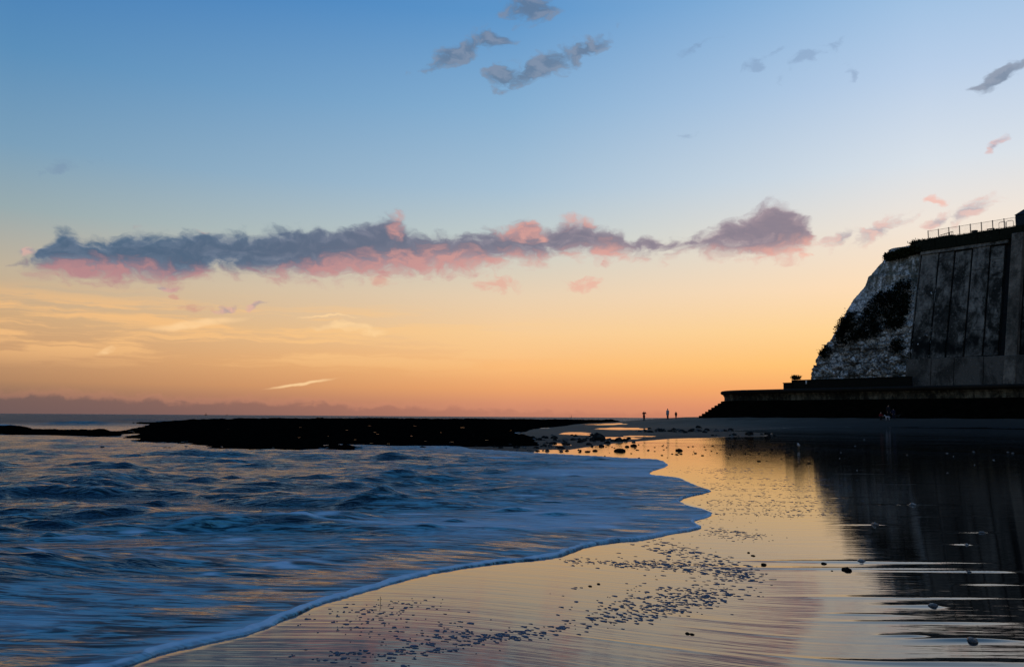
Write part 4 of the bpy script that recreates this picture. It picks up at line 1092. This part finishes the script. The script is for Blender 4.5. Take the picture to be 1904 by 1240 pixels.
# ================================================================== foam flecks left on the sand
def flecks():
    rg = np.random.default_rng(11); P = []
    def add(n, fn):
        n = int(n*1.3); c = 0; tries = 0
        while c < n and tries < n*30:
            tries += 1; px, py, s_ = fn(); P.append((px, py, s_)); c += 1
    # crescents of dried bubbles: rows follow old swash lines
    def arc(x0, y0, x1, y1, bow, sx, sy, s0, s1):
        def fn():
            u = rg.random()**.8; px = x0 + (x1-x0)*u + rg.normal(0, sx); py = y0 + (y1-y0)*u + bow*math.sin(math.pi*u) + rg.normal(0, sy)
            return px, py, rg.uniform(s0, s1)
        return fn
    add(170, arc(1190,1008,1400,1070,-8,18,8,3,9)); add(170, arc(1150,1042,1410,1078,-4,18,7,3,9)); add(150, arc(1040,1042,1330,1052,2,16,4,2,7))
    add(150, arc(1390,1095,1100,1148,10,20,9,3,10)); add(130, arc(1300,1105,1120,1125,0,50,16,3,8)); add(110, arc(1360,1085,1250,1120,0,30,10,3,9))
    add(100, arc(1110,1150,860,1190,6,36,6,3,11)); add(120, arc(900,1180,620,1150,10,50,14,2,8)); add(90, arc(860,1200,600,1225,0,40,8,2,9)); add(70, arc(640,1150,760,1120,0,40,8,2,6))
    add(110, arc(1300,985,1420,1000,0,22,6,2,6))
    for yy in (888, 899, 908, 920, 931, 938, 946, 955):
        add(85, arc(1290 + (yy > 915)*20,yy,1540,yy + 4,0,30,2.2,1.5,5))
    for yy in (872, 878): add(70, arc(1290,yy,1400,yy,0,35,2,1.5,4))
    add(110, arc(1230,965,1330,958,0,60,9,1.2,3))
    V = []; F = []
    pts_ok = []
    for px, py, s_ in P:
        if py > 1300 or px > 1900: continue
        q = on_near(px, py); pts_ok.append((q.x, q.y, s_))
    A = np.array(pts_ok); sdv = water_sd(A[:, 0], A[:, 1]); A = A[sdv < -.06]
    z0 = terrain0(A[:, 0], A[:, 1]) + ridge_field(A[:, 0], A[:, 1])
    for (x, y, s_), z in zip(A, z0):
        rx = s_/FPX*y*rg.uniform(.4, 1.4)*.60; ry = max(rx*rg.uniform(.5, 1.1), .004); k0 = len(V); n = 9; ph = rg.random(n)
        V.append((x, y, z + .0035))
        for k in range(n):
            a = 2*math.pi*k/n; r = .6 + .7*ph[k]
            V.append((x + rx*r*math.cos(a), y + ry*r*math.sin(a), z + .002))
        for k in range(n):
            a = 2*math.pi*k/n; r = (.6 + .7*ph[k])*1.08
            V.append((x + rx*r*math.cos(a), y + ry*r*math.sin(a), z - .004))
        for k in range(n):
            k2 = (k+1) % n; F.append((k0, k0+1+k, k0+1+k2)); F.append((k0+1+k, k0+1+n+k, k0+1+n+k2)); F.append((k0+1+k, k0+1+n+k2, k0+1+k2))
    return np.array(V), np.array(F)
V, F = flecks()
fl = link('foam_flecks', mesh_np('foam_flecks', V, F), M['foam'])
tag(fl, 'small flecks of drying sea foam scattered in crescents over the wet sand', 'sea foam', kind='stuff')

# ================================================================== people and animals
M['skin'] = simple('skin', (.30, .18, .12), .6, .1, 10)
M['dark_cloth'] = simple('dark_cloth', (.012, .012, .016), .9, .2, 12)
M['red_cloth'] = simple('red_coat', (.10, .010, .014), .9, .2, 12)
M['dark_red_cloth'] = simple('dark_red_coat', (.16, .012, .010), .9, .2, 12)
M['pale_cloth'] = simple('pale_blue_coat', (.26, .34, .40), .9, .15, 12)
M['navy_cloth'] = simple('navy_cloth', (.012, .016, .04), .9, .2, 12)
M['hair'] = simple('dark_hair', (.014, .010, .008), .8, .2, 20)
M['white_fur'] = simple('white_fur', (.45, .45, .48), .9, .1, 15)
M['dark_fur'] = simple('dark_fur', (.02, .018, .016), .9, .2, 15)
def skinned(name, joints, edges_, material, parent=None, levels=1):
    """joints: name -> (x, y, z, radius); grown into one surface"""
    keys = list(joints); me = bpy.data.meshes.new(name)
    me.from_pydata([joints[k][:3] for k in keys], [(keys.index(a), keys.index(b)) for a, b in edges_], [])
    o = link(name, me, material, parent)
    md = o.modifiers.new('skin', 'SKIN'); md.use_smooth_shade = True
    for k, v in zip(keys, me.skin_vertices[0].data):
        r = joints[k][3]; v.radius = (r, r) if not isinstance(r, tuple) else r
        v.use_root = (k == keys[0])
    sb = o.modifiers.new('subsurf', 'SUBSURF'); sb.levels = levels; sb.render_levels = levels
    return o
def person(px, py, height, label, coat, trousers, pose='stand', coat_len=.5, hat=None, face=0.0, ground=None, q=None):
    p = on_ground(px, py) if q is None else q
    e = empty('person', p, face); tag(e, label, 'person'); h = height
    hip = .50*h; kn = .27*h; sh = .80*h
    cr = pose == 'crouch'
    if cr: hip, kn, sh = .24*h, .30*h, .50*h
    J = {'pelvis': (0, 0, hip, .075*h), 'waist': (0, -.02*h if cr else 0, hip + (sh-hip)*.4, .070*h), 'chest': (0, -.05*h if cr else 0, hip + (sh-hip)*.8, .085*h), 'neck': (0, -.06*h if cr else 0, sh + .035*h, .032*h),
         'head': (0, -.075*h if cr else -.008*h, sh + .085*h, .052*h), 'crown': (0, -.075*h if cr else -.004*h, sh + .145*h, .046*h), 'nose': (0, (-.075*h if cr else -.008*h) - .058*h, sh + .092*h, .012*h)}
    E = [('pelvis','waist'),('waist','chest'),('chest','neck'),('neck','head'),('head','crown'),('head','nose')]
    AR = {}
    for s_, nm in ((-1, 'l'), (1, 'r')):
        if cr: leg = [(s_*.06*h, 0, hip, .06*h), (s_*.09*h, -.17*h, kn, .045*h), (s_*.07*h, -.03*h, .05*h, .034*h), (s_*.08*h, -.12*h, .018*h, .026*h)]
        else: leg = [(s_*.052*h, 0, hip - .04*h, .062*h), (s_*.055*h, -.006*h, kn, .043*h), (s_*.06*h, .008*h, .045*h, .030*h), (s_*.066*h, -.085*h, .018*h, .026*h)]
        for i, v in enumerate(leg): J[f'{nm}leg{i}'] = v
        E += [('pelvis', f'{nm}leg0'), (f'{nm}leg0', f'{nm}leg1'), (f'{nm}leg1', f'{nm}leg2'), (f'{nm}leg2', f'{nm}leg3')]
        if pose == 'photo': arm = [(s_*.115*h, 0, sh - .015*h, .034*h), (s_*.20*h, -.07*h, sh - .13*h, .029*h), (s_*.11*h, -.15*h, sh + .05*h, .022*h), (s_*.07*h, -.17*h, sh + .085*h, .020*h)]
        elif cr: arm = [(s_*.115*h, -.05*h, sh - .02*h, .034*h), (s_*.14*h, -.15*h, sh - .14*h, .028*h), (s_*.07*h, -.24*h, sh - .2*h, .022*h), (s_*.05*h, -.28*h, sh - .22*h, .018*h)]
        else: arm = [(s_*.115*h, 0, sh - .015*h, .034*h), (s_*.135*h, .01*h, sh - .17*h, .029*h), (s_*.128*h, -.03*h, sh - .32*h, .022*h), (s_*.122*h, -.045*h, sh - .39*h, .020*h)]
        for i, v in enumerate(arm): J[f'{nm}arm{i}'] = v
        E += [('chest', f'{nm}arm0'), (f'{nm}arm0', f'{nm}arm1'), (f'{nm}arm1', f'{nm}arm2'), (f'{nm}arm2', f'{nm}arm3')]
        hx, hy, hz = arm[3][:3]
        for f_ in range(4):
            a = (f_ - 1.5)*.009*h; J[f'{nm}f{f_}'] = (hx + a, hy - (.02 if pose == 'photo' else .008)*h, hz + (.03 if pose == 'photo' else -.04 + .004*abs(f_-1.5))*h, .0055*h); E.append((f'{nm}arm3', f'{nm}f{f_}'))
        J[f'{nm}th'] = (hx - s_*.022*h, hy - .012*h, hz + (.008 if pose == 'photo' else -.012)*h, .006*h); E.append((f'{nm}arm3', f'{nm}th'))
        AR[nm] = (leg, arm)
    skinned('body', J, E, M['skin'], e)
    # trousers with boots
    TJ = {'pelvis': (0, 0, hip, .085*h)}; TE = []
    for nm in 'lr':
        for i, v in enumerate(AR[nm][0]): TJ[f'{nm}{i}'] = (v[0], v[1], v[2], v[3]*1.25)
        TE += [('pelvis', f'{nm}0'), (f'{nm}0', f'{nm}1'), (f'{nm}1', f'{nm}2'), (f'{nm}2', f'{nm}3')]
    skinned('trousers', TJ, TE, trousers, e)
    # coat with sleeves, flaring to its hem
    hem = hip + (sh-hip)*.2 - coat_len*(sh - hip)*.9
    CJ = {'chest': (0, J['chest'][1], J['chest'][2], .105*h), 'waist': (0, J['waist'][1], J['waist'][2], .095*h), 'seat': (0, 0, max(hem + .08*h, hip*.8), .108*h), 'hem': (0, 0, hem, .112*h), 'collar': (0, J['neck'][1], sh + .02*h, .055*h)}
    CE = [('chest','waist'),('waist','seat'),('seat','hem'),('chest','collar')]
    for nm in 'lr':
        for i, v in enumerate(AR[nm][1][:3]): CJ[f'{nm}{i}'] = (v[0], v[1], v[2], v[3]*1.5)
        CE += [('chest', f'{nm}0'), (f'{nm}0', f'{nm}1'), (f'{nm}1', f'{nm}2')]
    skinned('coat', CJ, CE, coat, e)
    hc = J['crown']
    HJ = {'a': (0, hc[1] + .012*h, hc[2] - .035*h, .058*h), 'b': (0, hc[1] + .008*h, hc[2] + .004*h, .052*h)}; HE = [('a', 'b')]
    if hat == 'bun': HJ['c'] = (.0, hc[1] + .03*h, hc[2] + .05*h, .026*h); HE.append(('b', 'c'))
    if hat == 'hood': HJ['c'] = (0, hc[1], hc[2] + .045*h, .020*h); HE.append(('b', 'c')); HJ['n'] = (0, hc[1] + .03*h, sh + .03*h, .06*h); HE.append(('a', 'n'))
    skinned('hat' if hat == 'hood' else 'hair', HJ, HE, M['dark_cloth'] if hat == 'hood' else M['hair'], e)
    return e
def at_dist(px, D):
    d = ray(px, 776); x, y = d.x/d.y*D, D
    return Vector((x, y, float(terrain0(np.array([x]), np.array([y]))[0])))
person(1197, 779, 1.62, 'person in a dark red coat with arms raised, leftmost of three on the beach', M['red_cloth'], M['dark_cloth'], 'photo', .75, face=2.6, q=at_dist(1197.5, 131))
person(1241, 778, 1.74, 'tall person in a long pale blue coat between the two others', M['pale_cloth'], M['dark_cloth'], 'stand', 1.05, 'bun', face=-.9, q=at_dist(1241.5, 130))
person(1257, 778, 1.16, 'small person in a dark hooded coat, right of the pale coat', M['dark_cloth'], M['dark_cloth'], 'stand', .8, 'hood', face=3.0, q=at_dist(1257, 130))
GD = 95.0
person(1636, 776, 1.45, 'person in dark red crouching on the sand left of the white dog', M['dark_red_cloth'], M['dark_cloth'], 'crouch', .5, face=.6, q=at_dist(1636.5, GD))
person(1651, 777, 1.66, 'person in dark clothes standing close behind the white dog', M['dark_cloth'], M['dark_cloth'], 'stand', .7, face=.2, q=at_dist(1652.5, GD + .8))
person(1661, 777, 1.25, 'smaller person in navy right of the white dog', M['navy_cloth'], M['navy_cloth'], 'stand', .6, face=-.3, q=at_dist(1661.5, GD))
def dog(q, h, label, fur, face):
    e = empty('dog', q, face); tag(e, label, 'dog'); L = h*1.05
    J = {'chest': (-L*.30, 0, h*.66, h*.17), 'belly': (L*.05, 0, h*.68, h*.125), 'rump': (L*.36, 0, h*.70, h*.135), 'neck': (-L*.46, 0, h*.86, h*.10), 'head': (-L*.58, 0, h*1.0, h*.095), 'muzzle': (-L*.78, 0, h*.94, h*.05), 'tail1': (L*.50, 0, h*.74, h*.035), 'tail2': (L*.72, 0, h*.62, h*.022)}
    E = [('chest','belly'),('belly','rump'),('chest','neck'),('neck','head'),('head','muzzle'),('rump','tail1'),('tail1','tail2')]
    for s_, nm in ((-1, 'l'), (1, 'r')):
        y = s_*h*.10
        for i, v in enumerate([(-L*.30, y, h*.46, h*.065), (-L*.28, y, h*.22, h*.040), (-L*.30, y, h*.04, h*.036), (-L*.35, y, h*.02, h*.032)]): J[f'{nm}f{i}'] = v
        E += [('chest', f'{nm}f0')] + [(f'{nm}f{i}', f'{nm}f{i+1}') for i in range(3)]
        for i, v in enumerate([(L*.32, y, h*.46, h*.085), (L*.42, y, h*.24, h*.044), (L*.36, y, h*.04, h*.036), (L*.31, y, h*.02, h*.032)]): J[f'{nm}h{i}'] = v
        E += [('rump', f'{nm}h0')] + [(f'{nm}h{i}', f'{nm}h{i+1}') for i in range(3)]
        J[f'{nm}ear'] = (-L*.55, y*.7, h*1.10, h*.03); E.append(('head', f'{nm}ear'))
    skinned('body', J, E, fur, e)
    rods_l('collar', [((-L*.50 + .12*h*math.cos(a)*.5, .105*h*math.sin(a), h*.89 + .06*h*math.cos(a)), (-L*.50 + .12*h*math.cos(a+.79)*.5, .105*h*math.sin(a+.79), h*.89 + .06*h*math.cos(a+.79))) for a in np.arange(0, 6.28, .785)], .008, M['dark_cloth'], e)
dog(at_dist(1650, GD - .7), .56, 'white dog standing on the sand below the sea wall', M['white_fur'], .15)
dog(at_dist(1668.5, GD - .3), .50, 'dark dog at the right of the group below the sea wall', M['dark_fur'], 2.6)
# gull on the wet sand
M['gull_white'] = simple('gull_white', (.62, .64, .68), .8, .1, 20); M['gull_grey'] = simple('gull_grey', (.10, .13, .16), .8, .1, 20); M['gull_leg'] = simple('gull_leg', (.25, .16, .08), .6, .1, 20)
gq = on_ground(1485, 836); ge = empty('gull', gq, -.6); tag(ge, 'grey and white gull standing on the wet sand near the wall reflection', 'bird')
skinned('body', {'chest': (0, -.05, .20, .062), 'back': (0, .06, .20, .055), 'tail': (0, .17, .19, .018), 'neck': (0, -.08, .27, .034), 'head': (0, -.095, .315, .036), 'beak': (0, -.155, .305, .009)}, [('chest','back'),('back','tail'),('chest','neck'),('neck','head'),('head','beak')], M['gull_white'], ge)
for s_ in (-1, 1):
    skinned('wing', {'a': (s_*.052, -.03, .225, .03), 'b': (s_*.05, .08, .215, .028), 'c': (s_*.022, .21, .20, .010)}, [('a','b'),('b','c')], M['gull_grey'], ge)
    rods_l('leg', [((s_*.025, 0, .15), (s_*.025, 0, .005)), ((s_*.025, .005, .006), (s_*.025, -.035, .004))], .006, M['gull_leg'], ge)

# ================================================================== boats on the horizon
M['hull'] = simple('dark_hull', (.02, .02, .022), .7, .2, 1); M['sail'] = simple('tan_sail', (.09, .05, .035), .9, .2, 1)
def boat(px, py, D, L, mast, sail, label):
    d = ray(px, py); e = empty('sailing_boat', (d.x/d.y*D, D, 0.0), random.uniform(-.5, .5)); tag(e, label, 'boat')
    vs = []; fs = []
    secs = [(-.5, .02, .10), (-.3, .13, .03), (0, .17, 0), (.3, .15, .02), (.5, .10, .06)]
    for x, w, z in secs: vs += [(x*L, -w*L, .14*L), (x*L, 0, z*L - .06*L), (x*L, w*L, .14*L)]
    for i in range(4):
        a = i*3; fs += [(a, a+1, a+4, a+3), (a+1, a+2, a+5, a+4), (a+2, a, a+3, a+5)]
    fs += [(0, 2, 1), (12, 13, 14)]
    link('hull', mesh_py('hull', vs, fs), M['hull'], e)
    rods_l('mast', [((0, 0, .1*L), (0, 0, mast))], .14, M['hull'], e, 6)
    if sail:
        t_ = .06
        sv = [(.15, -t_, .16*L), (sail, -t_, .18*L), (.15, -t_, mast*.96), (.15, t_, .16*L), (sail, t_, .18*L), (.15, t_, mast*.96)]
        link('sail', mesh_py('sail', sv, [(0,1,2),(5,4,3),(0,3,4,1),(1,4,5,2),(2,5,3,0)]), M['sail'], e)
boat(382.5, 771, 2600, 11, 9, 2.4, 'larger of the two tiny boats on the left horizon')
boat(422, 772, 2900, 8, 7, 1.6, 'smaller boat on the left horizon, right of the larger one')
boat(1058.5, 775, 2600, 7, 11, 0, 'bare-masted boat on the horizon, left of a close pair')
boat(1062, 775, 2700, 5, 10, 2.0, 'boat with a narrow tan sail on the horizon, right of a close pair')

# ================================================================== rock pools catching the sky on the shelf
M['pool'], _t, _b = mat('pool_water')
_b.inputs['Base Color'].default_value = (.01, .012, .012, 1); _b.inputs['Roughness'].default_value = .06
_g = _t.n('ShaderNodeNewGeometry').outputs['Position']; _bp = _t.n('ShaderNodeBump'); _bp.inputs['Distance'].default_value = .01
_t.link(_t.noise(_g, 6, 3), _bp.inputs['Height']); _t.link(_bp.outputs[0], _b.inputs['Normal'])
pools = sorted([(425,799,5),(558,796,4),(610,813,4),(556,815,5),(645,801,5),(687,793,6),(697,805,5),(702,809,6),(690,826,7),(722,827,8),(772,793,6),(790,822,8),(840,824,9),(860,796,9),(905,820,8),(948,801,10),(765,812,5),(820,806,5),(880,809,6),(660,820,5)])
for k, (px, py, w) in enumerate(pools):
    d = ray(px, py); kk = np.linspace(28, 150, 2400)
    zz_ = reef_height(d.x*kk, d.y*kk)[0]; hit = np.argmax(CAM_H + d.z*kk < zz_)
    if hit == 0: continue
    D = kk[hit]; c = Vector((d.x*D, d.y*D, float(zz_[hit]))); r = w/2/FPX*D
    vs = []; n = 14; ph = [random.uniform(.6, 1.15) for _ in range(n)]
    for zo, sc_ in ((.05, 1.0), (-.12, .7)):
        for i in range(n): vs.append((r*sc_*ph[i]*math.cos(2*math.pi*i/n), r*2.4*sc_*ph[i]*math.sin(2*math.pi*i/n), zo))
    fs = [tuple(range(n)), tuple(reversed(range(n, 2*n)))] + [(i, n + i, n + (i+1) % n, (i+1) % n) for i in range(n)]
    o = link('rock_pool', mesh_py('rock_pool', vs, fs), M['pool']); o.location = c
    tag(o, 'tiny shining rock pool, ' + ordinal(k) + ' on the black rock shelf', 'rock pool', 'rock pools on the shelf')
